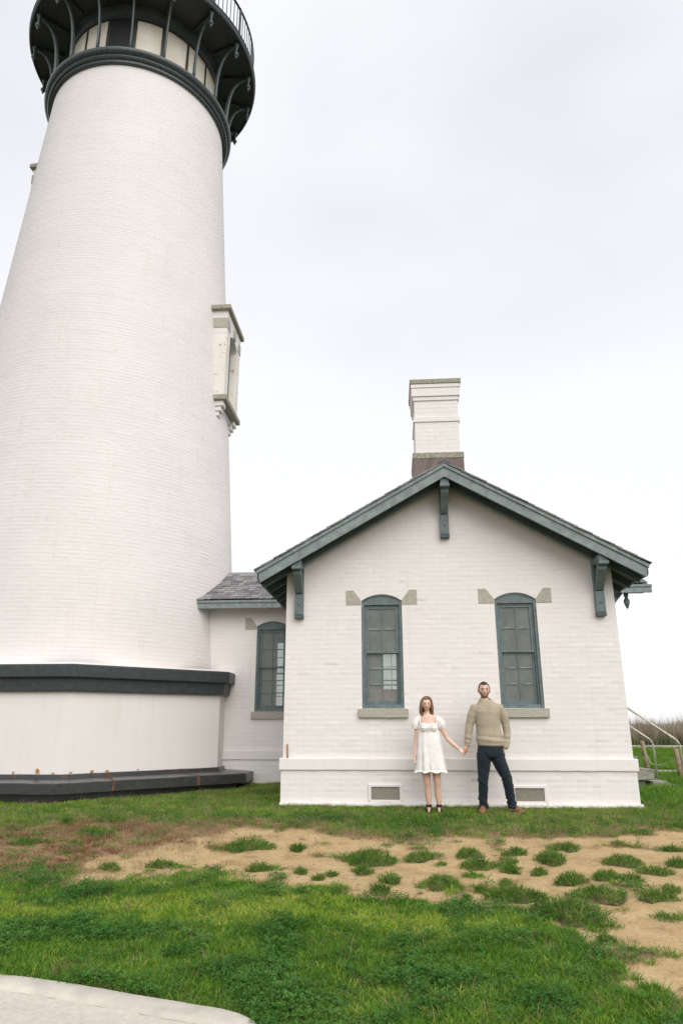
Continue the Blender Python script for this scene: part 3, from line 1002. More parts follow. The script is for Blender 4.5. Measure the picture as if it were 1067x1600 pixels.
# ------------------------------------------------------------------ connecting passage and entry hood
YC, PX0 = 2.85, -5.2
PZT = 3.70
pas = thing('connecting_passage', (-3.7, 3.85, 0.3), 'low white passage with slate roof joining tower and gable house', 'passage')
CWX = -3.27
w1 = wall_slab('wall', [(PX0, 0.1), (-HX-0.002, 0.1), (-HX-0.002, PZT), (PX0, PZT)], [arch_loop(CWX, 0.32, 1.66)],
               lambda u, z, d: (u, YC+d, z), 0.3, M['white'], M['plaster_in'], pas)
w2 = wall_slab('wall', [(PX0, 0.1), (-HX-0.002, 0.1), (-HX-0.002, PZT), (PX0, PZT)], [arch_loop(CWX, 0.32, 1.66)],
               lambda u, z, d: (u, 2*3.85-YC-d, z), 0.3, M['white'], M['plaster_in'], pas)
def conn_iv(za, zb):
    holes = []
    c = CWX
    if zb > 1.655 and za < CRN:
        h = max(arch_half(0.32, za), arch_half(0.32, zb) if zb < CRN else 0)
        if za < 1.66: h = 0.32
        holes.append((c-h-0.004, c+h+0.004))
    if zb > 1.524 and za < 1.66: holes.append((c-0.378, c+0.378))
    if zb > 3.243 and za < 3.4755: holes += [(c-0.563, c-0.32), (c+0.32, c+0.563)]
    return sub_intervals((-4.75, -HX-0.01), holes)
V, F = brick_rows(0.953, PZT-0.01, conn_iv, 12)
o = np_mesh('brickwork', np.stack([V[:, 0], V[:, 1]+YC-0.0005, V[:, 2]], 1), F, M['white'], w1); o['kind'] = 'stuff'
V, F = brick_rows(0.2, 0.78, lambda a, b_: [(-4.7, -HX-0.06)], 13)
o = np_mesh('brickwork', np.stack([V[:, 0], V[:, 1]+YC-0.0155, V[:, 2]], 1), F, M['white'], w1); o['kind'] = 'stuff'
soft_bar('belt_course', -4.6, -HX-0.055, YC-0.04, YC-0.001, 0.783, 0.95, M['white'], pas, 9, 0.01)
box('plinth', -4.6, -HX-0.03, YC-0.0155, YC-0.0012, 0.1, 0.781, M['white'], pas, 0)
make_window(pas, CWX, YC); make_window(pas, CWX, 2*3.85-YC, 1, detail=False, stones=False)
box('floor', PX0, -HX, YC+0.3, 4.55, 0.85, 0.95, M['floor_in'], pas, 0)
box('ceiling', PX0, -HX, YC+0.3, 4.55, 3.62, 3.66, M['plaster_in'], pas, 0)

def gable_roof(parent, x0, x1, ye, zt_e, yr, zt_r, nm_seed, drop_left=False):
    """roof with ridge along X; front eave at ye (top zt_e), ridge at yr"""
    rf = thing('roof', ((x0+x1)/2, yr, zt_e)); adopt(rf, parent)
    for s in (-1, 1):
        yE = ye if s < 0 else 2*yr-ye
        dy, dz = yr-yE, zt_r-zt_e
        L = math.hypot(dy, dz); up = Vector((0, dy/L, dz/L))
        prism('roof_boarding', [(x0, yE, zt_e-0.03), (x0, yr, zt_r-0.03), (x0, yr, zt_r-0.14), (x0, yE, zt_e-0.14)], (x1-x0, 0, 0), M['trim_dark'], rf)
        ya, yb = (yE-0.03, yE-0.002) if s < 0 else (yE+0.002, yE+0.03)
        box('fascia', x0-0.0, x1+0.02, ya, yb, zt_e-0.17, zt_e-0.062, M['trim_lit'], rf, 0.004)
        ya, yb = (yE-0.05, yE-0.002) if s < 0 else (yE+0.002, yE+0.05)
        box('gutter_strip', x0-0.005, x1+0.025, ya, yb, zt_e-0.06, zt_e-0.012, M['trim_lit'], rf, 0.005)
        if s < 0:
            ux = Vector((1, 0, 0)); nrm = ux.cross(up); tl = 0.06
            upt = (up*math.cos(tl)-nrm*math.sin(tl)).normalized()
            k = int(L/EXPO)+1
            for r in range(k):
                b0 = Vector((0, yE-0.035, zt_e-0.012))+up*(r*EXPO)+nrm*0.02
                if r*EXPO+0.2 > L: b0 = Vector((0, yE-0.035, zt_e-0.012))+up*(L-0.2)+nrm*0.02
                x = x0-random.uniform(0, 0.1)
                while x < x1-0.02:
                    me_ = random.choice(SH); wd = max(v.co.x for v in me_.vertices)
                    if x+wd > x1+0.035: break
                    if x > x0-0.06:
                        shingle(rf, me_, b0+Vector((x, 0, random.uniform(0, 0.004))), ux, upt)
                    x += wd+random.uniform(0.004, 0.012)
        else:
            prism('roof_skin', [(x0, yE+0.02, zt_e), (x0, yr, zt_r+0.012), (x0, yr, zt_r-0.028), (x0, yE+0.02, zt_e-0.028)], (x1-x0, 0, 0), M['shingle'], rf)
    prism('ridge_cap', [(x0, yr-0.12, zt_r-0.04), (x0, yr, zt_r+0.05), (x0, yr+0.12, zt_r-0.04), (x0, yr, zt_r+0.02)], (x1-x0, 0, 0), M['shingle'], rf)
    return rf
gable_roof(pas, -4.75, -2.6, 2.5, 3.79, 3.85, 4.59, 1)

hood = thing('entry_hood', (3.3, 3.85, 3.0), 'small slate roofed entry hood on the right side of the house', 'porch hood')
hr = gable_roof(hood, 2.58, 4.06, 2.55, 4.0, 3.85, 4.72, 2)
# curved brace and turned drop
for yy in (2.75, 4.95):
    prism('brace', [(2.60, yy-0.05, 2.72), (2.60, yy-0.05, 2.90), (3.44, yy-0.05, 3.86), (3.60, yy-0.05, 3.86)], (0, 0.1, 0), M['trim'], hood, 0.004)
    lathe('drop_finial', [(0.0, 3.55), (0.02, 3.57), (0.052, 3.66), (0.058, 3.72), (0.03, 3.76), (0.034, 3.775), (0.03, 3.79), (0.045, 3.80), (0.045, 3.86), (0, 3.86)], 3.66, yy, M['trim'], hood, 12, smooth=True)
    box('plate', 2.6, 4.0, yy-0.05, yy+0.05, 3.861, 3.93 if yy < 3 else 3.93, M['trim'], hood, 0.004)

# ------------------------------------------------------------------ front steps on the right side and their rails
st = thing('stone_steps', (3.6, 3.9, 0.3), 'stone door steps at the right side of the house', 'steps')
def stone_block(name, x0, x1, y0, y1, z0, z1, mat, par, seed, amp=0.008):
    g = random.Random(seed)
    bm = bmesh.new(); bm_box(bm, x0, x1, y0, y1, z0, z1, 0.012)
    bmesh.ops.subdivide_edges(bm, edges=bm.edges, cuts=1)
    for v in bm.verts: v.co += Vector((g.uniform(-1, 1), g.uniform(-1, 1), g.uniform(-1, 1)))*amp
    return bm_obj(name, bm, mat, par)
stone_block('landing', 2.64, 3.60, 3.0, 4.9, 0.56, 0.85, M['step_stone'], st, 1)
stone_block('tread', 3.50, 3.86, 3.0, 4.9, 0.445, 0.625, M['step_stone'], st, 2)
stone_block('tread', 3.80, 4.10, 2.97, 4.92, 0.22, 0.415, M['step_stone'], st, 3)
stone_block('footing', 2.7, 3.72, 3.12, 4.8, 0.15, 0.44, M['step_stone'], st, 4)
stone_block('tread', 4.08, 4.5, 2.95, 4.95, 0.15, 0.315, M['step_stone'], st, 5)
def rail(y, kx, kz, base_z, label):
    r = thing('handrail', (kx, y, base_z), label, 'handrail')
    k = 0.69
    P = [(2.62, y, kz+k*(kx-2.62)+0.0), (kx-0.10, y, kz+0.05)]
    # eased bend into the post
    for t in np.linspace(0, 1, 7):
        a = np.array([kx-0.10, kz+0.05]); c = np.array([kx-0.005, kz-0.015]); d = np.array([kx+0.006, kz-0.11])
        p = (1-t)**2*a+2*t*(1-t)*c+t*t*d
        P.append((p[0], y, p[1]))
    P2 = P[:]
    tube('top_rail', P2[:-1], 0.021, M['pipe'], r, 10)
    tube('post', [P2[-2], P2[-1], (kx+0.012, y, base_z)], 0.021, M['pipe'], r, 10)
    return r
rail(3.15, 4.43, 1.13, 0.30, 'near pipe handrail with bent post beside the stone steps')
rail(4.85, 4.53, 1.10, 0.30, 'far pipe handrail with bent post on the stone steps')
def wpost(x, y, h, tilt, lab):
    z = float(gz(x, y))
    return tag(tube('wooden_post', [(x, y, z-0.1), (x-tilt*0.5, y, z+h*0.5), (x-tilt, y, z+h-0.03), (x-tilt, y, z+h)], [0.055, 0.053, 0.05, 0.03], M['wood'], None, 10), lab, 'post')
wpost(4.96, 6.6, 0.75, 0.06, 'leaning weathered wooden post behind the far handrail')
wpost(5.02, 4.85, 0.62, 0.03, 'weathered wooden post at the right edge of the picture')
c1 = [(4.9, 6.6, 0.75), (5.1, 6.0, 0.62), (5.1, 5.3, 0.6), (5.0, 4.87, 0.72)]
tag(tube('rope', [(5.0, 4.84, 0.72), (4.85, 5.4, 0.56), (4.80, 5.9, 0.58), (4.91, 6.6, 0.88)], 0.008, M['pipe'], None, 6), 'thin rope slung between the two wooden posts', 'rope')
ed = [(6.2, 14.4), (30, 13.0)]
V = []; F = []
for i in range(41):
    t = i/40; x = ed[0][0]+(ed[1][0]-ed[0][0])*t; y = ed[0][1]+(ed[1][1]-ed[0][1])*t
    z = float(gz(x, y))
    V += [(x, y-0.1, z-0.05), (x, y-0.1, z+0.12), (x, y+0.15, z+0.12), (x, y+0.15, z-0.05)]
    if i:
        o_ = (i-1)*4
        F += [(o_, o_+4, o_+5, o_+1), (o_+1, o_+5, o_+6, o_+2), (o_+2, o_+6, o_+7, o_+3)]
tag(mesh('path_edging', V, F, M['concrete']), 'low pale edging along the foot of the tall dry grass', 'edging')

# ------------------------------------------------------------------ lighthouse tower
TX, TY = -7.58, 3.85
tower = thing('lighthouse_tower', (TX, TY, 0.3), 'tall tapering white brick lighthouse tower with black iron gallery', 'lighthouse')
R0, KT = 3.256, 0.0685
def tr_(z): return R0-KT*(z-2.4)
ZC = 17.0                                # underside of the black collar
shaft = lathe('shaft', [(tr_(1.9)-0.0018, 1.9), (tr_(ZC+0.2)-0.0018, ZC+0.2)], TX, TY, M['white_tower'], tower, 360, smooth=True)
def tower_bricks():
    g = np.random.default_rng(5)
    A0, A1 = R(150), R(402)
    Q = []
    z = 2.395; r = 0
    h = 0.0762
    while z < ZC-0.01:
        rad = tr_(z); mod = BL/rad if r % 6 != 5 else BL/2/rad
        n_ = int((A1-A0)/mod)
        off = (r % 2)*0.5*mod+g.normal(0, 0.004/rad)
        a = A0+off+np.arange(n_)*mod
        wob = 0.004*np.sin(a*3+r*0.05)+g.normal(0, 0.0012, n_)
        Q.append(np.stack([a, a+mod, np.full(n_, z)+wob, np.full(n_, min(z+h, ZC))+wob, np.full(n_, rad)], 1))
        z += h; r += 1
    Q = np.concatenate(Q); k = len(Q)
    a0, a1, z0, z1, rad = Q.T
    j = JT/2; bev = 0.005
    d = g.normal(0, 0.0003, k)
    dj = g.normal(0, 0.0003, (k, 4))
    def ring(ja, jz, dr):
        out = []
        for q, (aa, zz, sa, sz) in enumerate(((a0, z0, 1, 1), (a1, z0, -1, 1), (a1, z1, -1, -1), (a0, z1, 1, -1))):
            an = aa+sa*ja/rad; zv = zz+sz*jz
            rr = rad-KT*(zv-z0)+dr[:, q]
            out.append(np.stack([TX+rr*np.cos(an), TY+rr*np.sin(an), zv], 1))
        return np.stack(out, 1)
    outer = ring(j*0.4, j*0.4, np.full((k, 4), -0.0006))
    inner = ring(j+bev, j+bev*0.5, d[:, None]+dj)
    V = np.concatenate([outer, inner], 1).reshape(-1, 3)
    base = np.arange(k)[:, None]*8
    pat = [(4, 5, 6, 7), (0, 1, 5, 4), (1, 2, 6, 5), (2, 3, 7, 6), (3, 0, 4, 7)]
    F = np.concatenate([base+np.array([p]) for p in pat], 0)
    o = np_mesh('brickwork', V, F, M['white_tower'], shaft); o['kind'] = 'stuff'
tower_bricks()

# octagonal plinth with two black iron bands and a ledge at the ground
T8 = math.tan(math.pi/8)
def octa(a): return [(TX+a/math.cos(math.pi/8)*math.cos(math.pi/8+k*math.pi/4), TY+a/math.cos(math.pi/8)*math.sin(math.pi/8+k*math.pi/4)) for k in range(8)]
def oct_stack(prof):
    """prof: list of (apothem, z)"""
    V = []; F = []
    for a, z in prof: V += [(x, y, z) for x, y in octa(a)]
    for i in range(len(prof)-1):
        for k in range(8): F.append((i*8+k, i*8+(k+1) % 8, (i+1)*8+(k+1) % 8, (i+1)*8+k))
    return V, F
V, F = oct_stack([(3.43, 0.0), (3.405, 1.98)]); mesh('plinth_wall', V, F, M['plaster'], tower)
V, F = oct_stack([(3.38, 1.952), (3.475, 1.952), (3.49, 1.965), (3.505, 2.168), (3.40, 2.168)]); mesh('lower_band', V, F, M['iron'], tower)
V, F = oct_stack([(3.42, 2.170), (3.572, 2.170), (3.585, 2.183), (3.590, 2.36), (3.575, 2.376), (3.2, 2.43)]); mesh('upper_band', V, F, M['iron'], tower)
V, F = oct_stack([(3.56, 2.384), (3.555, 2.392), (3.2, 2.44)]); mesh('band_flashing', V, F, M['plaster'], tower)

# ledge: iron plates laid end to end with rusting joints
AL = 4.02
ledge = thing('ledge', (TX, TY, 0.3)); adopt(ledge, tower)
def ledge_prof(a_out):
    return [(3.435, 0.672), (3.462, 0.668), (3.475, 0.615), (a_out-0.012, 0.585), (a_out, 0.572), (a_out+0.004, 0.43), (a_out-0.02, 0.42), (a_out-0.05, 0.42), (3.7, 0.43)]
V, F = oct_stack([(3.44, 0.664), (3.47, 0.606), (AL-0.02, 0.574), (AL-0.012, 0.43), (3.70, 0.425)]); mesh('joint_core', V, F, M['rust'], ledge)
V, F = oct_stack([(3.80, 0.43), (3.82, 0.0)]); mesh('skirt', V, F, M['rust'] if False else M['ledge'], ledge)
gq = random.Random(4)
for k in range(8):
    cuts = [0.0, 0.27, 0.63, 1.0] if k != 6 else [0.0, 0.26, 0.71, 1.0]
    prof = ledge_prof(AL)
    for c0, c1 in zip(cuts[:-1], cuts[1:]):
        V = []; F = []
        e0 = 0.0 if c0 == 0.0 else 0.003; e1 = 0.0 if c1 == 1.0 else 0.003
        n_ = 6
        wob = [gq.uniform(-0.004, 0.004) for _ in range(n_+1)]
        for i in range(n_+1):
            t = c0+(c1-c0)*i/n_
            for a, z in prof:
                P0, P1 = octa(a)[k], octa(a)[(k+1) % 8]
                L = math.hypot(P1[0]-P0[0], P1[1]-P0[1])
                tt = t+(e0/L if i == 0 else 0)-(e1/L if i == n_ else 0)
                V.append((P0[0]+(P1[0]-P0[0])*tt, P0[1]+(P1[1]-P0[1])*tt, z+(wob[i] if z < 0.6 else wob[i]*0.5)))
        m_ = len(prof)
        for i in range(n_):
            for q in range(m_-1): F.append((i*m_+q, (i+1)*m_+q, (i+1)*m_+q+1, i*m_+q+1))
        mesh('plate', V, F, M['ledge'], ledge)
        if c1 < 1.0 and k in (5, 6, 7):      # rust bleeding out of the joint
            V = []; F = []
            wl_, wr_ = 0.012, 0.012
            pr = prof[1:6]; sub = []
            for (a_, z_), (a2, z2) in zip(pr[:-1], pr[1:]):
                for q in range(5): sub.append((a_+(a2-a_)*q/5, z_+(z2-z_)*q/5))
            sub.append(pr[-1])
            for (a_, z_) in sub:
                wl_ = min(0.028, max(0.003, wl_+gq.uniform(-0.010, 0.009))); wr_ = min(0.028, max(0.003, wr_+gq.uniform(-0.010, 0.009)))
                P0, P1 = octa(a_+0.003)[k], octa(a_+0.003)[(k+1) % 8]
                L = math.hypot(P1[0]-P0[0], P1[1]-P0[1])
                for dd_ in (-wl_, wr_):
                    tt = c1+dd_/L
                    V.append((P0[0]+(P1[0]-P0[0])*tt, P0[1]+(P1[1]-P0[1])*tt, z_+0.005))
            for i in range(len(sub)-1): F.append((2*i, 2*i+1, 2*i+3, 2*i+2))
            mesh('joint_rust', V, F, M['rust'], ledge)
# rust flakes where the paint has come off above the ledge
P0, P1 = octa(3.432)[6], octa(3.432)[7]
Q0, Q1 = octa(3.432)[5], octa(3.432)[6]
def flake(A, B, t, w, h, nrm):
    x, y = A[0]+(B[0]-A[0])*t, A[1]+(B[1]-A[1])*t
    dx, dy = (B[0]-A[0]), (B[1]-A[1]); L = math.hypot(dx, dy); dx /= L; dy /= L
    pts = []
    for i in range(7):
        an = 2*math.pi*i/7; r_ = gq.uniform(0.7, 1.2)
        pts.append((x+dx*w*math.cos(an)*r_+nrm[0]*0.004, y+dy*w*math.cos(an)*r_+nrm[1]*0.004, 0.685+h*(0.5+0.6*math.sin(an)*r_)))
    prism('rust_patch', pts, (nrm[0]*0.006, nrm[1]*0.006, 0), M['orange_rust'], tower)
for t, w, h in ((0.17, 0.03, 0.03), (0.26, 0.035, 0.02), (0.05, 0.03, 0.016), (0.45, 0.02, 0.015)): flake(P0, P1, t, w, h, (0.707, -0.707))
for t, w, h in ((0.86, 0.035, 0.07), (0.72, 0.02, 0.03), (0.95, 0.03, 0.016)): flake(Q0, Q1, t, w, h, (0, -1))

# ---- collar, drum, gallery
collar = lathe('collar', [(2.22, 16.99), (2.30, 16.985), (2.335, 17.0), (2.335, 17.075), (2.375, 17.085), (2.40, 17.12), (2.40, 17.165), (2.43, 17.175),
                          (2.475, 17.215), (2.49, 17.26), (2.49, 17.30), (2.47, 17.33), (2.43, 17.342), (2.0, 17.38)], TX, TY, M['iron_light'], tower, 128)
shade_auto(collar, 30)
lathe('drum', [(1.98, 17.3), (1.98, 19.2)], TX, TY, M['iron'], tower, 96, smooth=True)
NB, A_OFF = 18, R(3.5)
ZD = 19.2
for k in range(NB):
    a0 = A_OFF+2*math.pi*k/NB; a1 = A_OFF+2*math.pi*(k+1)/NB
    am = math.degrees((a0+a1)/2) % 360
    mat = M['panel'] if not (262 < am < 284 or 82 < am < 104) else M['black']
    V = []; F = []; uv = []
    for i in range(7):
        t = i/6; a = a0+(a1-a0)*(0.055+0.89*t)
        for zz, vv in ((17.35, 0.0), (18.82, 1.0)):
            V.append((TX+2.0*math.cos(a), TY+2.0*math.sin(a), zz)); uv.append((t, vv))
    for i in range(6): F.append((2*i, 2*i+2, 2*i+3, 2*i+1))
    o = mesh('wall_panel', V, F, mat, tower)
    ul = o.data.uv_layers.new(name='UVMap')
    for p in o.data.polygons:
        for li in p.loop_indices: ul.data[li].uv = uv[o.data.loops[li].vertex_index]
    o.data.polygons.foreach_set('use_smooth', [True]*6)
lathe('cornice', [(1.985, 18.86), (2.03, 18.87), (2.04, 19.10), (2.10, 19.15), (2.12, 19.2)], TX, TY, M['iron'], tower, 96, smooth=True)
deck = lathe('gallery_deck', [(1.9, 19.2), (3.02, 19.2), (3.02, 19.165), (3.07, 19.16), (3.085, 19.18), (3.085, 19.29), (3.11, 19.30), (3.11, 19.345), (3.07, 19.36), (1.9, 19.36)], TX, TY, M['iron'], tower, 128)
shade_auto(deck, 30)
lathe('deck_lip', [(3.088, 19.20), (3.098, 19.21), (3.098, 19.28), (3.088, 19.29)], TX, TY, M['iron_light'], tower, 128, smooth=True)
# radial joists under the deck
def radial_mesh(name, build):
    bm = bmesh.new(); build(bm); bmesh.ops.recalc_face_normals(bm, faces=bm.faces)
    me = bpy.data.meshes.new(name); bm.to_mesh(me); bm.free(); return me
me_joist = radial_mesh('joist', lambda bm: bm_box(bm, 2.2, 3.0, -0.03, 0.03, 19.11, 19.199, 0.004))
me_joist.materials.append(M['iron'])
# curved bracket in the local r,z plane
cv = []
for t in np.linspace(0, 1, 12):
    a = np.array([2.36, 17.34]); b_ = np.array([2.36, 18.62]); c = np.array([2.52, 19.0]); d = np.array([2.90, 19.09])
    p = (1-t)**3*a+3*(1-t)**2*t*b_+3*(1-t)*t*t*c+t**3*d
    cv.append((p[0], 0, p[1]))
Vb, Fb = loft_data(cv, [(0.055, 0.032)]*len(cv), 8)
me_br = bpy.data.meshes.new('bracket'); me_br.from_pydata([tuple(v) for v in Vb], [], Fb); me_br.materials.append(M['iron_light'])
me_br.polygons.foreach_set('use_smooth', [True]*len(me_br.polygons))
pp = [(0.0, 18.66), (0.018, 18.68), (0.03, 18.72), (0.03, 18.745), (0.05, 18.76), (0.068, 18.80), (0.068, 18.83), (0.04, 18.86), (0.03, 18.88), (0.028, 19.02), (0.05, 19.05), (0.05, 19.1), (0.07, 19.12), (0.07, 19.2)]
Vp, Fp = lathe_data(pp, 2.94, 0, 12)
me_pd = bpy.data.meshes.new('pendant'); me_pd.from_pydata(Vp, [], Fp); me_pd.materials.append(M['iron_light'])
me_pd.polygons.foreach_set('use_smooth', [True]*len(me_pd.polygons))
me_post = radial_mesh('rail_post', lambda bm: (bm_box(bm, 2.98, 3.03, -0.025, 0.025, 19.36, 20.45, 0.004)))
me_post.materials.append(M['iron'])
me_bal = radial_mesh('baluster', lambda bm: bm_box(bm, 2.997, 3.013, -0.008, 0.008, 19.42, 20.38, 0))
me_bal.materials.append(M['iron'])
def radial(name, me, ang_, parent):
    o = bpy.data.objects.new(name, me); o.rotation_euler = (0, 0, ang_)
    o.location = (TX, TY, 0); COL.objects.link(o); adopt(o, parent); return o
for k in range(NB):
    a = A_OFF+2*math.pi*k/NB
    b_ = radial('bracket', me_br, a, tower)
    pd = bpy.data.objects.new('pendant', me_pd); COL.objects.link(pd); pd.parent = b_
    jt_ = bpy.data.objects.new('joist', me_joist); COL.objects.link(jt_); jt_.parent = b_
    radial('rail_post', me_post, a, tower)
    for j in range(1, 7): radial('baluster', me_bal, a+2*math.pi/NB*j/7, tower)
for zz, rr_ in ((20.42, 0.026), (20.36, 0.014), (19.44, 0.014)):
    ring = [(3.005+rr_*math.cos(2*math.pi*i/8), zz+rr_*math.sin(2*math.pi*i/8)) for i in range(9)]
    lathe('rail_ring', ring, TX, TY, M['iron'], tower, 128, smooth=True)
# lantern room above the gallery (out of frame)
lathe('lantern_wall', [(1.55, 19.36), (1.55, 20.5), (1.62, 20.52), (1.62, 20.6)], TX, TY, M['iron'], tower, 48)
lathe('lantern_glazing', [(1.5, 20.6), (1.5, 22.6)], TX, TY, M['glass'], tower, 16)
for k in range(16):
    a = 2*math.pi*k/16
    box('mullion', TX+1.5*math.cos(a)-0.03, TX+1.5*math.cos(a)+0.03, TY+1.5*math.sin(a)-0.03, TY+1.5*math.sin(a)+0.03, 20.6, 22.6, M['iron'], tower, 0)
lathe('lantern_roof', [(1.75, 22.6), (1.78, 22.7), (1.5, 23.0), (0.9, 23.5), (0.3, 23.8), (0.25, 24.1), (0.3, 24.3), (0.0, 24.5)], TX, TY, M['iron'], tower, 48, smooth=True)
lathe('lens', [(0, 20.7), (0.5, 20.9), (0.6, 21.5), (0.5, 22.1), (0, 22.4)], TX, TY, M['glass'], tower, 24, smooth=True)

# ---- projecting stone window surrounds on the shaft
def tower_window(sgn, dz, rot=0.0):
    g = thing('tower_window', (TX+sgn*2.8, TY, 8.6+dz)); adopt(g, tower)
    base_r = tr_(9.7+dz)
    zc = 9.7+dz
    fx = base_r+0.20                     # front plane of the surround, from the axis
    back = base_r-0.35
    def bx_(name, r0, r1, y0, y1, z0, z1, mat, bev=0.008):
        x0, x1 = sorted((TX+sgn*r0, TX+sgn*r1))
        return box(name, x0, x1, TY+y0, TY+y1, z0+dz, z1+dz, mat, g, bev)
    hw = 0.68; op = 0.36
    bx_('jamb', back, fx, -hw, -op, 8.66, 10.30, M['peeling'])
    bx_('jamb', back, fx, op, hw, 8.66, 10.30, M['peeling'])
    # head block with an arched soffit
    al = []
    for i in range(13):
        t = math.pi*i/12
        al.append((-op*math.cos(t), 10.30+0.18*math.sin(t)))
    pts = [(-hw, 10.302), (-op-0.001, 10.302)]+al[1:-1]+[(op+0.001, 10.302), (hw, 10.302), (hw, 10.90), (-hw, 10.90)]
    prism('head', [(TX+sgn*fx, TY+p[0], p[1]+dz) for p in pts], (-sgn*(fx-back), 0, 0), M['white_tower'], g)
    bx_('keystone', back, fx+0.03, -0.1, 0.1, 10.50, 10.72, M['granite'])
    for s in (-1, 1):
        pts = [(s*(hw+0.012), 10.44), (s*0.40, 10.44), (s*0.40, 10.55), (s*0.52, 10.70), (s*(hw+0.012), 10.70)]
        prism('skewback_stone', [(TX+sgn*(fx+0.012), TY+p[0], p[1]+dz) for p in pts], (-sgn*(fx-back), 0, 0), M['granite'], g)
    bx_('hood', back-0.05, fx+0.075, -hw-0.09, hw+0.09, 10.902, 11.02, M['lichen_stone'], 0.02)
    bx_('sill', back, fx+0.075, -hw-0.07, hw+0.07, 8.53, 8.656, M['lichen_stone'], 0.02)
    for i, (rr_, z0, z1) in enumerate(((0.0, 8.40, 8.528), (-0.055, 8.29, 8.398), (-0.11, 8.18, 8.288))):
        for s in (-1, 1):
            y0, y1 = sorted((s*(hw-0.24), s*(hw-0.0-0.03*i)))
            bx_('corbel', back, fx+rr_, y0, y1, z0, z1, M['white_tower'], 0.012)
        if i == 0: bx_('corbel', back, fx-0.10, -hw+0.25, hw-0.25, z0, z1, M['white_tower'], 0.012)
    # recessed sash and dark glass
    bx_('frame', fx-0.22, fx-0.16, -op, -op+0.06, 8.66, 10.46, M['trim'])
    bx_('frame', fx-0.22, fx-0.16, op-0.06, op, 8.66, 10.46, M['trim'])
    bx_('frame', fx-0.22, fx-0.16, -op+0.06, op-0.06, 8.66, 8.74, M['trim'])
    bx_('frame', fx-0.22, fx-0.165, -op+0.06, op-0.06, 9.56, 9.62, M['trim'])
    bx_('muntin', fx-0.21, fx-0.17, -0.015, 0.015, 8.74, 10.45, M['trim'], 0)
    bx_('pane', fx-0.20, fx-0.195, -op, op, 8.66, 10.48, M['glass'], 0)
    bx_('room', fx-0.24, fx-0.23, -op, op, 8.66, 10.5, M['black'], 0)
    if rot:
        c_, s_ = math.cos(rot), math.sin(rot)
        for o in g.children:
            for v in o.data.vertices:
                x, y = v.co.x-TX, v.co.y-TY
                v.co.x, v.co.y = TX+x*c_-y*s_, TY+x*s_+y*c_
tower_window(1, 0.0)
tower_window(1, 4.85, R(174))

# ------------------------------------------------------------------ concrete kerb wall, front left
kp = KLINE
# smooth the back line, then offset it to the front
def catmull(P, k=6):
    out = []
    for i in range(len(P)-1):
        p0 = np.array(P[max(i-1, 0)]); p1 = np.array(P[i]); p2 = np.array(P[i+1]); p3 = np.array(P[min(i+2, len(P)-1)])
        for t in np.linspace(0, 1, k, endpoint=False):
            out.append(0.5*((2*p1)+(-p0+p2)*t+(2*p0-5*p1+4*p2-p3)*t*t+(-p0+3*p1-3*p2+p3)*t**3))
    out.append(np.array(P[-1])); return out
KB = catmull(kp)
kw = thing('concrete_kerb_wall', (-3.5, -6.4, -0.1), 'low rounded concrete kerb wall at the bottom left corner', 'kerb')
prof = [(0.03, -0.5), (0.0, -0.1), (0.0, -0.045), (0.008, -0.028), (0.022, -0.020), (0.14, -0.022), (0.158, -0.026), (0.168, -0.034), (0.175, -0.045)]
prof2 = [(0.175, -0.045), (0.185, -0.052), (0.26, -0.060), (0.42, -0.07), (0.62, -0.085), (0.85, -0.10), (1.1, -0.12), (1.12, -0.4)]
def kerb_mesh(name, prof, mat, amp):
    V = []; F = []; g = random.Random(3)
    for i, p in enumerate(KB):
        a = KB[max(i-1, 0)]; c = KB[min(i+1, len(KB)-1)]
        t = (c-a)/np.linalg.norm(c-a); nrm = np.array([t[1], -t[0]])
        if nrm[1] > 0 and t[0] > 0: nrm = -nrm
        zg = float(gz0(p[0], p[1]))
        for (d, z) in prof:
            q_ = p+nrm*d
            V.append((q_[0]+g.uniform(-amp, amp), q_[1]+g.uniform(-amp, amp), zg+0.038+z+g.uniform(-amp, amp)*0.6))
    m_ = len(prof)
    for i in range(len(KB)-1):
        for j in range(m_-1): F.append((i*m_+j, (i+1)*m_+j, (i+1)*m_+j+1, i*m_+j+1))
    return mesh(name, V, F, mat, kw, smooth=True)
kerb_mesh('coping', prof, M['concrete'], 0.0012)
kerb_mesh('face', prof2, M['rough_concrete'], 0.003)
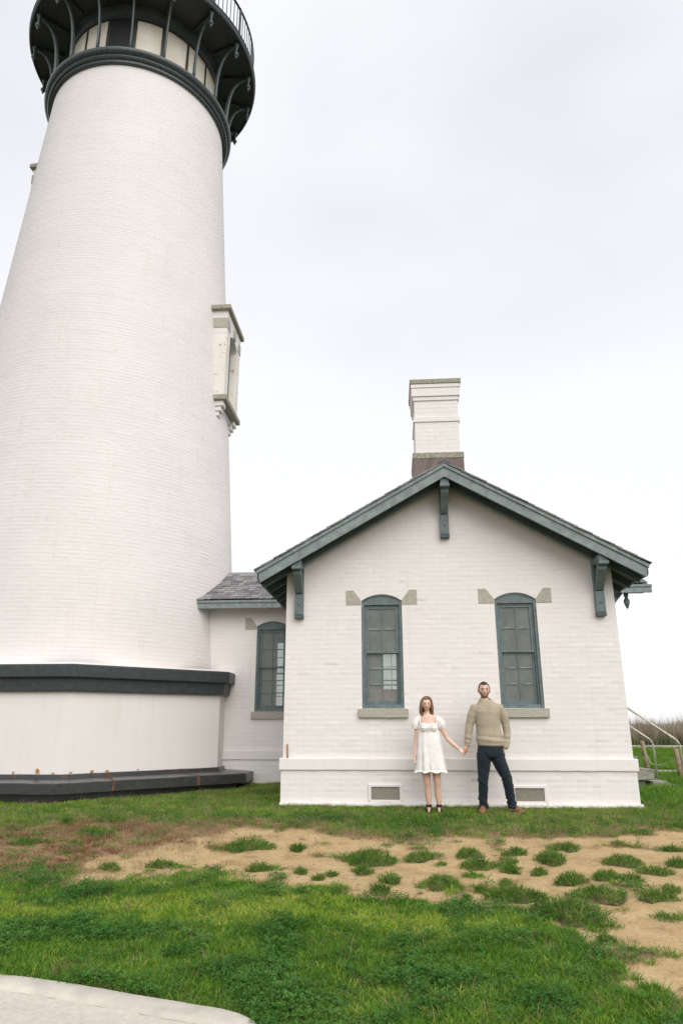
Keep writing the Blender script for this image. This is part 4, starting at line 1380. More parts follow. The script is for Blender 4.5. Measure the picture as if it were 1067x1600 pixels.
# ------------------------------------------------------------------ people
def fused(name, parts, voxel, smooth_it, parent, mat, disp=None, tint=None):
    """overlapping closed lofts grown into one continuous skin"""
    V, F = merge(parts)
    me = bpy.data.meshes.new('tmp'); me.from_pydata([tuple(v) for v in V], [], F); me.update()
    bm = bmesh.new(); bm.from_mesh(me); bmesh.ops.recalc_face_normals(bm, faces=bm.faces); bm.to_mesh(me); bm.free()
    o = bpy.data.objects.new('tmp', me); COL.objects.link(o)
    r = o.modifiers.new('r', 'REMESH'); r.mode = 'VOXEL'; r.voxel_size = voxel
    s = o.modifiers.new('s', 'SMOOTH'); s.factor = 0.5; s.iterations = smooth_it
    dg = bpy.context.evaluated_depsgraph_get()
    m2 = bpy.data.meshes.new_from_object(o.evaluated_get(dg))
    bpy.data.objects.remove(o); bpy.data.meshes.remove(me)
    m2.name = name
    m2.polygons.foreach_set('use_smooth', [True]*len(m2.polygons))
    if disp or tint:
        k = len(m2.vertices)
        co = np.empty(k*3, np.float32); m2.vertices.foreach_get('co', co); co = co.reshape(-1, 3).astype(float)
        if disp:
            nr = np.empty(k*3, np.float32); m2.vertices.foreach_get('normal', nr); nr = nr.reshape(-1, 3)
            co = co+nr*disp(co)[:, None]
            m2.vertices.foreach_set('co', co.astype(np.float32).ravel()); m2.update()
        if tint:
            c = tint(co)
            a = m2.color_attributes.new('Col', 'FLOAT_COLOR', 'POINT')
            a.data.foreach_set('color', np.concatenate([c, np.ones((k, 1))], 1).astype(np.float32).ravel())
    m2.materials.clear()
    return link_mesh(name, m2, mat, parent)

def skin_mat(name):
    m, n, l, b = nt(name)
    a = n.new('ShaderNodeVertexColor'); a.layer_name = 'Col'
    t = noise(n, l, 60, 3, 0.6, geo_pos(n))
    r = ramp(n, l, t.outputs['Fac'], [(0.3, (0.92, 0.9, 0.9)), (0.7, (1.05, 1.05, 1.05))])
    l.new(mixc(n, l, 1.0, a.outputs['Color'], r.outputs[0], 'MULTIPLY'), b.inputs['Base Color'])
    b.inputs['Roughness'].default_value = 0.5
    b.inputs['Subsurface Weight'].default_value = 0.12
    b.inputs['Subsurface Radius'].default_value = (0.012, 0.005, 0.003)
    return m
M['skin'] = skin_mat('skin')

def cloth(name, col, scale, strength, rough=0.9, stripes=None):
    m, n, l, b = nt(name)
    pos = geo_pos(n)
    t = noise(n, l, 9, 4, 0.6, pos)
    r = ramp(n, l, t.outputs['Fac'], [(0.3, tuple(c*0.86 for c in col)), (0.7, tuple(min(1, c*1.08) for c in col))])
    l.new(r.outputs[0], b.inputs['Base Color']); b.inputs['Roughness'].default_value = rough
    b.inputs['Specular IOR Level'].default_value = 0.2
    b.inputs['Sheen Weight'].default_value = 0.15
    if stripes:
        w = n.new('ShaderNodeTexWave'); w.inputs['Scale'].default_value = stripes; w.bands_direction = 'Z'
        w.inputs['Distortion'].default_value = 2.0; w.inputs['Detail'].default_value = 2.0
        l.new(pos, w.inputs['Vector'])
        k = bump(n, l, b, w.outputs['Fac'], strength, 0.003)
    else: k = None
    f = noise(n, l, scale, 4, 0.6, pos)
    bump(n, l, b, f.outputs['Fac'], strength, 0.004, k)
    return m
M['knit'] = cloth('oatmeal_knit', (0.41, 0.35, 0.265), 150, 0.55, 0.95)
M['denim'] = cloth('dark_blue_denim', (0.011, 0.019, 0.027), 40, 0.3, 0.7)
M['dress'] = cloth('white_cotton', (0.83, 0.80, 0.77), 120, 0.15, 0.85)
M['brown_leather'] = simple('brown_leather', (0.27, 0.125, 0.06), 0.5, 0.25, 30)
M['sole'] = simple('shoe_sole', (0.16, 0.10, 0.06), 0.8)
M['ribbon'] = simple('black_ribbon', (0.012, 0.012, 0.014), 0.5)
def hair_mat(name, lo, hi):
    m, n, l, b = nt(name)
    pos = geo_pos(n); mpn = n.new('ShaderNodeMapping'); mpn.inputs['Scale'].default_value = (140, 140, 18)
    l.new(pos, mpn.inputs['Vector'])
    t = noise(n, l, 1.0, 4, 0.7, mpn.outputs[0])
    l.new(ramp(n, l, t.outputs['Fac'], [(0.3, lo), (0.7, hi)]).outputs[0], b.inputs['Base Color'])
    b.inputs['Roughness'].default_value = 0.42
    bump(n, l, b, t.outputs['Fac'], 0.6, 0.004)
    return m
M['hair_brown'] = hair_mat('brown_hair', (0.075, 0.034, 0.017), (0.33, 0.17, 0.09))
M['hair_dark'] = hair_mat('dark_hair', (0.016, 0.011, 0.009), (0.055, 0.036, 0.026))
M['eye'] = simple('eye', (0.30, 0.25, 0.22), 0.8, 0.02, spec=0.05)
M['iris'] = simple('iris', (0.03, 0.02, 0.014), 0.7, 0.1, spec=0.1)

def head_parts(cx, cy, cz, a, b_, c, jaw, tilt):
    """head, nose, ears in local space (face to -Y), tipped back by tilt"""
    parts = []
    nu, nv = 40, 30
    V = []; F = []
    for j in range(nv+1):
        ph = math.pi*j/nv
        for i in range(nu):
            th = 2*math.pi*i/nu
            x, y, z = math.sin(ph)*math.cos(th), math.sin(ph)*math.sin(th), math.cos(ph)
            X, Y, Z = x*a, y*b_, z*c
            lo = max(0.0, -z)                       # towards the chin
            X *= 1-jaw*lo**1.3
            if y < 0:
                Y *= 1-0.10*lo                      # face flattens towards the chin
                Y *= 1-0.06*abs(x)
                if z < -0.55: Y -= 0.010*(-z-0.55)/0.45*c/0.1
            else: Y *= 1-0.34*lo**0.8               # the nape tucks in
            # eye sockets, brow
            for s in (-1, 1):
                d2 = ((X-s*a*0.42)/(a*0.26))**2+((Z-0.04*c)/(c*0.13))**2
                if y < 0: Y += 0.008*math.exp(-d2)
            if y < 0: Y -= 0.004*math.exp(-((Z-0.22*c)/(c*0.10))**2)*math.exp(-(X/(a*0.8))**2)
            # lips
            if y < 0:
                for zz, am in ((-0.47, 0.0045), (-0.58, 0.005)):
                    Y -= am*math.exp(-((Z-zz*c)/(c*0.05))**2)*math.exp(-(X/(a*0.30))**2)
            V.append(Vector((X, Y, Z)))
    for j in range(nv):
        for i in range(nu):
            F.append((j*nu+i, j*nu+(i+1) % nu, (j+1)*nu+(i+1) % nu, (j+1)*nu+i))
    parts.append((V, F))
    parts.append(loft_data([(0, -b_*0.90, c*0.16), (0, -b_*1.0, -c*0.02), (0, -b_*1.10, -c*0.22), (0, -b_*1.06, -c*0.27), (0, -b_*0.9, -c*0.29)],
                           [0.005, 0.0065, (0.010, 0.008), (0.012, 0.006), 0.006], 10))
    for s in (-1, 1):
        parts.append(loft_data([(s*a*0.94, 0.008, c*0.14), (s*a*1.06, 0.014, c*0.10), (s*a*1.08, 0.012, -c*0.10), (s*a*1.0, 0.004, -c*0.24), (s*a*0.92, 0.0, -c*0.26)],
                               [0.006, 0.012, 0.011, 0.008, 0.004], 8))
    rot = Matrix.Rotation(tilt, 3, 'X'); o = Vector((cx, cy, cz))
    return [([o+rot @ Vector(v) for v in V_], F_) for V_, F_ in parts], (lambda p: o+rot @ Vector(p)), (lambda co: (co-np.array(o)) @ np.array(rot))

def hand_parts(wrist, d, nrm, thumb_side, curl, scale=1.0, thumb_curl=0.5):
    d = Vector(d).normalized(); nrm = Vector(nrm); nrm = (nrm-d*nrm.dot(d)).normalized()
    s = d.cross(nrm)*thumb_side
    w = Vector(wrist); S = scale
    parts = []
    V, F = loft_data([w-d*0.02*S, w+d*0.012*S, w+d*0.045*S, w+d*0.08*S, w+d*0.094*S], [(0.02*S, 0.017*S), (0.026*S, 0.016*S), (0.038*S, 0.015*S), (0.040*S, 0.014*S), (0.034*S, 0.010*S)], 14)
    # orient the palm: loft frame is arbitrary, so rebuild explicitly
    V = []; st_ = [(-0.02, 0.020, 0.018), (0.012, 0.026, 0.017), (0.045, 0.039, 0.015), (0.08, 0.041, 0.0135), (0.094, 0.036, 0.010)]
    n_ = 14
    for (t, hw, hh) in st_:
        for k in range(n_):
            a = 2*math.pi*k/n_
            V.append(w+d*t*S+s*hw*S*math.cos(a)+nrm*hh*S*math.sin(a))
    F = []
    for i in range(len(st_)-1):
        for k in range(n_): F.append((i*n_+k, i*n_+(k+1) % n_, (i+1)*n_+(k+1) % n_, (i+1)*n_+k))
    F.append(tuple(range(n_))[::-1]); F.append(tuple(range((len(st_)-1)*n_, len(st_)*n_)))
    parts.append((V, F))
    for q_, (off, ln) in enumerate(((0.029, 0.072), (0.0098, 0.080), (-0.0095, 0.074), (-0.028, 0.058))):
        p = w+d*0.078*S+s*off*S
        fan = s*(off*1.2)
        dirv = (d+fan).normalized()
        pts = [p.copy()]; ang_ = 0.0
        for j, frac in enumerate((0.18, 0.40, 0.27, 0.22)):
            pts.append(pts[-1]+(dirv*math.cos(ang_)+nrm*math.sin(ang_))*ln*frac*S*1.05)
            ang_ += curl*(0.55, 0.75, 0.6, 0.2)[j]*(1+0.06*q_)
        parts.append(loft_data(pts, [0.0092*S, 0.0090*S, 0.0085*S, 0.0077*S, 0.0058*S], 8))
    t0 = w+d*0.018*S+s*0.022*S
    t1 = t0+(d*0.5+s*0.75+nrm*0.25).normalized()*0.034*S
    t2 = t1+(d*0.85+s*0.25+nrm*0.45*thumb_curl*2).normalized()*0.032*S
    t3 = t2+(d*0.9-s*0.1+nrm*0.6*thumb_curl*2).normalized()*0.024*S
    parts.append(loft_data([t0, t1, t2, t3], [0.014*S, 0.0125*S, 0.0105*S, 0.007*S], 8))
    return parts

def shoe(name, heel, toe, zg, mat, parent, H=1.0, W=1.0):
    heel = Vector((*heel, zg)); toe = Vector((*toe, zg)); L = (toe-heel).length
    d = (toe-heel).normalized(); s = Vector((d.y, -d.x, 0))
    st_ = [(0.0, 0.020, 0.055), (0.05, 0.032, 0.085), (0.2, 0.036, 0.105), (0.36, 0.038, 0.100), (0.5, 0.043, 0.075), (0.68, 0.049, 0.058), (0.85, 0.044, 0.048), (0.96, 0.028, 0.038), (1.0, 0.012, 0.026)]
    V = []; n_ = 12
    for t, hw, h in st_:
        for k in range(n_):
            a = 2*math.pi*k/n_
            x, z = math.cos(a), math.sin(a)
            z = max(z, -0.35)
            V.append(heel+d*L*t+s*hw*W*x+Vector((0, 0, 0.018+h*H*(z+0.35)/1.35)))
    F = []
    for i in range(len(st_)-1):
        for k in range(n_): F.append((i*n_+k, i*n_+(k+1) % n_, (i+1)*n_+(k+1) % n_, (i+1)*n_+k))
    F.append(tuple(range(n_))[::-1]); F.append(tuple(range((len(st_)-1)*n_, len(st_)*n_)))
    o = mesh(name, V, F, mat, parent, smooth=True)
    V = []; F = []
    for z in (0.0, 0.02):
        for t, hw, h in st_: V.append(heel+d*L*t+s*(hw*W+0.003)+Vector((0, 0, z)))
        for t, hw, h in st_[::-1]: V.append(heel+d*L*t-s*(hw*W+0.003)+Vector((0, 0, z)))
    m_ = 2*len(st_)
    F = [tuple(range(m_))[::-1], tuple(range(m_, 2*m_))]+[(i, (i+1) % m_, m_+(i+1) % m_, m_+i) for i in range(m_)]
    mesh('sole', V, F, M['sole'], o)
    return o

def ell(P, cx, rx, ry): return (P, rx, ry)
def ring_loft(rings, n=28):
    """rings: (x, y, z, rx, ry)"""
    V = []; F = []
    for (x, y, z, rx, ry) in rings:
        for k in range(n):
            a = 2*math.pi*k/n
            V.append((x+rx*math.cos(a), y+ry*math.sin(a), z))
    for i in range(len(rings)-1):
        for k in range(n): F.append((i*n+k, i*n+(k+1) % n, (i+1)*n+(k+1) % n, (i+1)*n+k))
    F.append(tuple(range(n))[::-1]); F.append(tuple(range((len(rings)-1)*n, len(rings)*n)))
    return V, F

def wr(co, fx, fz, seed):
    return fbm(co[:, 0]*fx+co[:, 1]*fx*0.7, co[:, 2]*fz, 1.0, seed, 3)-0.5

PY = -0.5
# ---- the man
GM = float(gz(0.45, PY))
man = thing('person', (0.45, PY, GM), 'man in oatmeal roll neck sweater and dark jeans holding the woman\'s hand', 'person')
SKM = np.array((0.68, 0.44, 0.335))
hp, h2w, w2h = head_parts(0.418, PY-0.015, 1.898, 0.0775, 0.095, 0.113, 0.22, R(0))
parts = list(hp)
parts.append(loft_data([(0.425, PY+0.015, 1.70), (0.422, PY+0.010, 1.78), (0.418, PY+0.012, 1.86)], [0.064, 0.055, 0.052], 16))
parts.append(ring_loft([(0.44, PY, 1.74, 0.10, 0.07), (0.445, PY, 1.66, 0.17, 0.10), (0.447, PY, 1.5, 0.165, 0.11), (0.455, PY, 1.3, 0.15, 0.10), (0.46, PY, 1.1, 0.16, 0.105), (0.46, PY, 1.0, 0.15, 0.10)]))
armR = [(0.30, PY, 1.675), (0.197, PY+0.01, 1.43), (0.145, PY-0.01, 1.165)]
armL = [(0.59, PY, 1.675), (0.696, PY+0.03, 1.43), (0.684, PY-0.005, 1.175), (0.650, PY-0.02, 1.11)]
parts.append(loft_data(armR, [0.052, 0.042, 0.030], 12)); parts.append(loft_data(armL, [0.052, 0.042, 0.030, 0.028], 12))
legR = [(0.365, PY, 1.04), (0.333, PY-0.02, 0.715), (0.325, PY, 0.55), (0.318, PY+0.02, 0.34)]
legL = [(0.555, PY, 1.04), (0.655, PY-0.02, 0.715), (0.688, PY, 0.55), (0.715, PY+0.02, 0.34)]
for lg in (legR, legL):
    parts.append(loft_data(lg+[(lg[-1][0], lg[-1][1]-0.005, 0.30)], [0.088, 0.056, 0.056, 0.038, 0.038], 14))
parts += hand_parts((0.140, PY-0.015, 1.160), (-0.28, -0.05, -1.0), (-0.85, 0.55, 0.1), 1, 0.72, 1.02, 0.7)
parts += hand_parts((0.650, PY-0.02, 1.11), (-0.75, 0.15, -0.8), (-0.6, -0.2, -0.3), -1, 0.25, 0.9, 0.3)
def tint_man(co):
    c = np.tile(SKM, (len(co), 1))
    h = w2h(co); X, Y, Z = h.T
    hd = (co[:, 2] > 1.79)
    # beard along jaw, chin and lip; lips; brows
    front = (Y < 0.02)
    bd = sstep(-0.072, -0.088, Z)*hd*front
    bd = np.maximum(bd, hd*front*sstep(0.034, 0.050, np.abs(X)+np.clip(-Z-0.03, 0, 1)*0.55)*sstep(-0.012, -0.04, Z))
    bd = np.maximum(bd, hd*sstep(0.052, 0.060, np.abs(X))*sstep(0.005, -0.02, Z)*sstep(0.04, 0.01, Y)*sstep(-0.06, -0.03, Y))
    bd = np.maximum(bd, 0.55*hd*np.exp(-((Z+0.046)/0.006)**2)*np.exp(-(X/0.026)**4)*(Y < -0.05))
    mouth = np.exp(-((Z+0.0595)/0.0080)**2-(X/0.024)**4)*(Y < -0.05)
    bd = bd*(1-np.clip(mouth*1.6, 0, 1))
    c = c*(1-0.76*bd[:, None])+np.array((0.060, 0.036, 0.024))*0.76*bd[:, None]
    lp = np.clip(mouth*1.3, 0, 1)*0.9
    c = c*(1-lp[:, None])+np.array((0.52, 0.20, 0.16))*lp[:, None]
    br = np.exp(-((Z-0.025)/0.0062)**2)*sstep(0.010, 0.015, np.abs(X))*sstep(0.050, 0.044, np.abs(X))*(Y < -0.04)*hd*1.0
    c = c*(1-br[:, None])+np.array((0.035, 0.022, 0.016))*br[:, None]
    ey = np.exp(-((Z-0.007)/0.0075)**2)*np.exp(-((np.abs(X)-0.031)/0.014)**2)*(Y < -0.04)*hd*0.85  # eye socket shade painted into the skin colour
    c = c*(1-ey[:, None])+np.array((0.05, 0.032, 0.026))*ey[:, None]
    ck = np.exp(-((Z+0.025)/0.02)**2-((np.abs(X)-0.042)/0.016)**2)*(Y < -0.02)*hd*0.25
    c = c*(1-ck[:, None])+np.array((0.60, 0.29, 0.21))*ck[:, None]
    hn = (co[:, 2] < 1.12)
    c[hn] = c[hn]*np.array((1.0, 0.86, 0.8))
    return c
fused('body', parts, 0.0048, 2, man, M['skin'], tint=tint_man)

def eyes(parent, h2w, a, b_, c):
    for s in (-1, 1):
        p = h2w((s*a*0.42, -b_*0.818, c*0.045))
        bm = bmesh.new(); bmesh.ops.create_uvsphere(bm, u_segments=14, v_segments=8, radius=0.0102)
        for v in bm.verts: v.co = Vector((v.co.x*1.15, v.co.y, v.co.z*0.62))+p
        e_ = bm_obj('eye', bm, M['eye'], parent, smooth=True)
        bm = bmesh.new(); bmesh.ops.create_uvsphere(bm, u_segments=10, v_segments=6, radius=0.0060)
        q_ = p+Vector((0, -0.0086, 0.0006))
        for v in bm.verts: v.co = Vector((v.co.x, v.co.y*0.4, v.co.z))+q_
        bm_obj('iris', bm, M['iris'], e_, smooth=True)

def hair_cap(name, parent, mat, h2w, a, b_, c, grow, low, seed, fringe=0.45, amp=0.004):
    """short hair: a shell over the skull, hairline at forehead, sides and nape"""
    g = np.random.default_rng(seed); nu, nv = 44, 22
    V = []; F = []
    for j in range(nv+1):
        for i in range(nu):
            th = 2*math.pi*i/nu
            fy = math.sin(th)                       # -1 front .. 1 back
            if fy < -0.35: zl = fringe+0.10*math.cos(th*2)
            else:
                t = (fy+0.35)/1.35; zl = fringe*(1-t)**2+low*(1-(1-t)**2)
                if abs(math.cos(th)) > 0.86: zl = min(zl, 0.02)
            ph0 = math.acos(max(-0.99, min(0.99, zl)))
            ph = ph0*j/nv
            x, y, z = math.sin(ph)*math.cos(th), math.sin(ph)*math.sin(th), math.cos(ph)
            gr = grow*(0.55+0.45*math.sin(math.pi*min(1, (1-j/nv)*2.2)/2)) + g.normal(0, amp*0.35)
            if j == nv: gr = -0.004
            nk = 1-0.34*max(0, -z)**0.8 if y > 0 else 1
            V.append(h2w((x*(a+gr), y*(b_+gr)*nk, z*(c+gr))))
    for j in range(nv):
        for i in range(nu):
            F.append((j*nu+i, j*nu+(i+1) % nu, (j+1)*nu+(i+1) % nu, (j+1)*nu+i))
    return mesh(name, V, F, mat, parent, smooth=True)
eyes(man, h2w, 0.0775, 0.095, 0.113)
hair_cap('hair', man, M['hair_dark'], h2w, 0.0775, 0.095, 0.113, 0.010, -0.55, 5, 0.70)

# sweater
parts = [ring_loft([(0.470, PY, 1.135, 0.168, 0.118), (0.470, PY, 1.15, 0.188, 0.132), (0.468, PY, 1.175, 0.192, 0.136), (0.464, PY, 1.20, 0.199, 0.142), (0.457, PY, 1.26, 0.188, 0.136), (0.447, PY, 1.38, 0.172, 0.128),
                    (0.446, PY, 1.50, 0.178, 0.132), (0.446, PY, 1.60, 0.196, 0.132), (0.446, PY, 1.665, 0.194, 0.112), (0.444, PY, 1.708, 0.158, 0.094), (0.44, PY, 1.742, 0.105, 0.080), (0.436, PY, 1.762, 0.080, 0.072)])]
parts.append(loft_data([(0.345, PY, 1.660), (0.276, PY, 1.648), (0.228, PY, 1.55), (0.192, PY+0.008, 1.43), (0.165, PY, 1.30), (0.147, PY-0.008, 1.195), (0.144, PY-0.012, 1.180), (0.142, PY-0.013, 1.172), (0.136, PY-0.016, 1.138)], [0.060, 0.074, 0.068, 0.060, 0.053, 0.050, 0.046, 0.036, 0.036], 18))
parts.append(loft_data([(0.545, PY, 1.660), (0.617, PY, 1.648), (0.666, PY+0.012, 1.55), (0.699, PY+0.03, 1.43), (0.706, PY+0.015, 1.30), (0.690, PY-0.002, 1.19), (0.674, PY-0.015, 1.140), (0.662, PY-0.022, 1.105)], [0.060, 0.074, 0.066, 0.057, 0.051, 0.047, 0.044, 0.036], 18))
# rolled neck
for (zc, rr, tb, dz) in ((1.752, 0.082, 0.017, 0.034), (1.732, 0.092, 0.019, 0.046), (1.768, 0.075, 0.012, 0.024)):
    ring = []
    for i in range(25):
        a = 2*math.pi*i/24
        ring.append((0.432+rr*math.cos(a)+0.004*math.sin(a), PY-0.002+rr*0.94*math.sin(a), zc+dz*math.sin(a)-0.010*math.cos(a)*(1 if math.sin(a) < 0 else 0)))
    V, F = loft_data(ring, [tb]*25, 10)
    parts.append((V, F))
def sw_disp(co):
    d = 0.011*wr(co, 9, 7, 91)+0.003*wr(co, 22, 20, 92)
    d += 0.006*np.exp(-((co[:, 2]-1.24)/0.05)**2)*np.sin(co[:, 0]*9+co[:, 2]*70)
    return d*sstep(1.80, 1.70, co[:, 2])
fused('sweater', parts, 0.0062, 3, man, M['knit'], disp=sw_disp)
# jeans
parts = [ring_loft([(0.458, PY, 1.19, 0.165, 0.112), (0.458, PY, 1.12, 0.176, 0.120), (0.459, PY, 1.06, 0.188, 0.126), (0.460, PY, 1.01, 0.186, 0.122), (0.460, PY, 0.985, 0.150, 0.10)])]
for s, lg in ((-1, legR), (1, legL)):
    x3 = lg[3][0]
    P_ = [(lg[0][0]+0.0*s, PY, 1.06), (lg[0][0]+s*0.004, PY, 0.96), ((lg[0][0]+lg[1][0])/2, PY-0.008, 0.85), (lg[1][0], PY-0.02, 0.715), ((lg[1][0]+lg[2][0])/2, PY-0.012, 0.63), (lg[2][0], PY, 0.53), ((lg[2][0]+x3)/2, PY+0.01, 0.43), (x3, PY+0.012, 0.36), (x3+s*0.002, PY+0.008, 0.325)]
    parts.append(loft_data(P_, [(0.098, 0.112), (0.098, 0.11), 0.089, 0.073, 0.069, 0.067, 0.060, 0.064, 0.061], 20))
    parts.append(loft_data([(x3, PY+0.012, 0.395), (x3, PY+0.008, 0.345), (x3, PY+0.006, 0.322)], [0.062, 0.068, 0.063], 18))
def jn_disp(co):
    z = co[:, 2]
    k = np.exp(-((z-0.70)/0.10)**2)+1.5*np.exp(-((z-0.42)/0.09)**2)+0.9*np.exp(-((z-1.0)/0.07)**2)
    w = fbm(co[:, 0]*9+z*9, z*30-np.abs(co[:, 0]-0.46)*26+co[:, 1]*10, 1.0, 95, 3)-0.5
    return 0.032*w*np.clip(k, 0.25, 1.5)
fused('jeans', parts, 0.0062, 2, man, M['denim'], disp=jn_disp)
bl_ = ring_loft([(0.459, PY, 1.125, 0.183, 0.127), (0.459, PY, 1.155, 0.178, 0.122)])
shoe('boot', (0.328, PY+0.075), (0.268, PY-0.190), GM-0.004, M['brown_leather'], man, 1.0, 1.0)
shoe('boot', (0.705, PY+0.075), (0.830, PY-0.150), GM-0.004, M['brown_leather'], man, 1.0, 1.0)

# ---- the woman
GW = float(gz(-0.37, PY))
wom = thing('person', (-0.37, PY, GW), 'woman in short white puff sleeve dress and black ankle ribbon shoes', 'person')
SKW = np.array((0.74, 0.505, 0.405))
CXW = -0.400
ha, hb, hc = 0.069, 0.085, 0.094
hp, h2w, w2h_w = head_parts(-0.413, PY-0.012, 1.706, ha, hb, hc, 0.32, R(1.5))
parts = list(hp)
parts.append(loft_data([(CXW, PY+0.012, 1.53), (CXW-0.004, PY+0.006, 1.58), (-0.410, PY+0.012, 1.66)], [0.050, 0.041, 0.040], 16))
parts.append(ring_loft([(CXW, PY+0.004, 1.575, 0.05, 0.045), (CXW, PY, 1.555, 0.09, 0.055), (CXW, PY, 1.53, 0.125, 0.065), (CXW, PY, 1.48, 0.128, 0.075), (CXW, PY-0.006, 1.42, 0.118, 0.085), (CXW, PY-0.008, 1.37, 0.112, 0.086), (CXW, PY, 1.28, 0.100, 0.075), (CXW, PY, 1.17, 0.10, 0.075), (CXW+0.01, PY, 1.05, 0.135, 0.09), (CXW+0.015, PY, 0.93, 0.14, 0.095), (CXW+0.02, PY, 0.88, 0.11, 0.08)]))
aL = [(-0.512, PY, 1.515), (-0.548, PY, 1.40), (-0.578, PY+0.015, 1.20), (-0.590, PY, 1.08), (-0.598, PY-0.02, 1.00)]
aR = [(-0.288, PY, 1.515), (-0.222, PY-0.005, 1.40), (-0.138, PY+0.005, 1.243), (-0.062, PY-0.01, 1.165), (0.016, PY-0.02, 1.103)]
for a_ in (aL, aR): parts.append(loft_data(a_, [0.044, 0.042, 0.034, 0.031, 0.023], 14))
for (xt, xk, xa) in ((-0.452, -0.440, -0.428), (-0.308, -0.302, -0.290)):
    parts.append(loft_data([(xt, PY, 0.98), (xt, PY, 0.80), ((xt+xk)/2, PY-0.006, 0.70), (xk, PY-0.012, 0.640), (xk, PY-0.002, 0.585), ((xk+xa)/2, PY+0.010, 0.50), (xa, PY+0.008, 0.41), (xa, PY+0.010, 0.345), (xa, PY+0.012, 0.31)],
                           [0.072, 0.061, 0.053, 0.0475, 0.046, 0.049, 0.037, 0.029, 0.032], 18))
    # foot, pointing at the viewer
    parts.append(loft_data([(xa, PY+0.045, 0.305), (xa, PY+0.01, 0.318), (xa-0.003, PY-0.05, 0.305), (xa-0.006, PY-0.10, 0.294), (xa-0.008, PY-0.135, 0.291), (xa-0.008, PY-0.158, 0.289)],
                           [0.022, 0.030, (0.033, 0.024), (0.036, 0.018), (0.033, 0.014), (0.016, 0.010)], 12))
parts += hand_parts((-0.598, PY-0.02, 1.005), (0.06, -0.10, -1.0), (0.75, -0.65, 0.0), -1, 1.25, 0.95, 0.8)
parts += hand_parts((0.016, PY-0.02, 1.105), (0.82, -0.05, -0.58), (-0.2, 0.75, -0.6), 1, 0.80, 0.88, 0.5)
def tint_wom(co):
    c = np.tile(SKW, (len(co), 1))
    h = w2h_w(co); X, Y, Z = h.T
    hd = (co[:, 2] > 1.615)
    mouth = np.exp(-((Z+0.049)/0.0072)**2-(X/0.021)**4)*(Y < -0.04)*hd
    lp = np.clip(mouth*1.3, 0, 1)*0.85
    c = c*(1-lp[:, None])+np.array((0.50, 0.17, 0.15))*lp[:, None]
    br = np.exp(-((Z-0.024)/0.0040)**2)*sstep(0.010, 0.014, np.abs(X))*sstep(0.044, 0.038, np.abs(X))*(Y < -0.03)*hd*0.9
    c = c*(1-br[:, None])+np.array((0.12, 0.07, 0.045))*br[:, None]
    ey = np.exp(-((Z-0.006)/0.0065)**2)*np.exp(-((np.abs(X)-0.028)/0.0125)**2)*(Y < -0.03)*hd*0.8  # shade round the eyes painted into the skin, as on the man
    c = c*(1-ey[:, None])+np.array((0.09, 0.05, 0.04))*ey[:, None]
    ck = np.exp(-((Z+0.022)/0.016)**2-((np.abs(X)-0.036)/0.015)**2)*(Y < -0.02)*hd*0.35
    c = c*(1-ck[:, None])+np.array((0.66, 0.33, 0.26))*ck[:, None]
    lg = (co[:, 2] < 0.86)
    c[lg] = c[lg]*np.array((0.93, 0.86, 0.80))
    kn = np.exp(-((co[:, 2]-0.64)/0.03)**2)*lg*0.3
    c = c*(1-kn[:, None])+np.array((0.58, 0.30, 0.22))*kn[:, None]
    return c
fused('body', parts, 0.0046, 2, wom, M['skin'], tint=tint_wom)
eyes(wom, h2w, ha, hb, hc)
# hair: parted cap plus loose wavy locks to the shoulders
capo = hair_cap('hair', wom, M['hair_brown'], h2w, ha, hb, hc, 0.012, -0.75, 6, 0.74, 0.003)
gh = np.random.default_rng(12)
for i in range(84):
    s = -1 if i % 2 else 1
    fy = -0.46+1.36*((i//2)/41.0)+gh.normal(0, 0.03)         # front .. back
    fy = min(fy, 0.9)
    P_ = []; ph = gh.uniform(0, 6.3); am = gh.uniform(0.007, 0.018); L = gh.uniform(0.10, 0.185)
    side = math.sqrt(max(0.03, 1-fy*fy)); rr = 1+gh.uniform(0.10, 0.24)
    lo_ = 0.10 if fy < 0 else -0.1
    part = 0.012
    for j in range(7):                                      # over the skull from the parting
        t = j/6*1.52
        xx = part*(1-j/6)+s*math.sin(t)*ha*side*rr
        zz = math.cos(t)*hc*math.sqrt(max(0.1, 1-(fy*0.9)**2))*(1.10)+0.006
        yy = fy*(hb+0.010)*(0.72+0.28*math.sin(t)) if fy < 0 else fy*(hb+0.012)
        P_.append((xx, yy, zz))
    x1, y1, z1 = P_[-1]
    for j in range(1, 10):                                  # then falling in waves
        u = j/9
        P_.append((x1+s*0.010*math.sin(u*2.6)-s*0.010*u+am*math.sin(u*8+ph)*min(1, u*2), y1+0.02*u*(1 if fy > 0 else 0.5)+am*0.8*math.cos(u*7.5+ph)*min(1, u*2), z1-L*u))
    w_ = gh.uniform(0.0075, 0.0120); k = len(P_)
    V, F = loft_data([h2w(p_) for p_ in P_], [(w_*(1-0.7*(j/(k-1))**3)*(0.7 if j == 0 else 1), w_*0.62*(1-0.7*(j/(k-1))**3)) for j in range(k)], 7)
    mesh('lock', V, F, M['hair_brown'], capo, smooth=True)

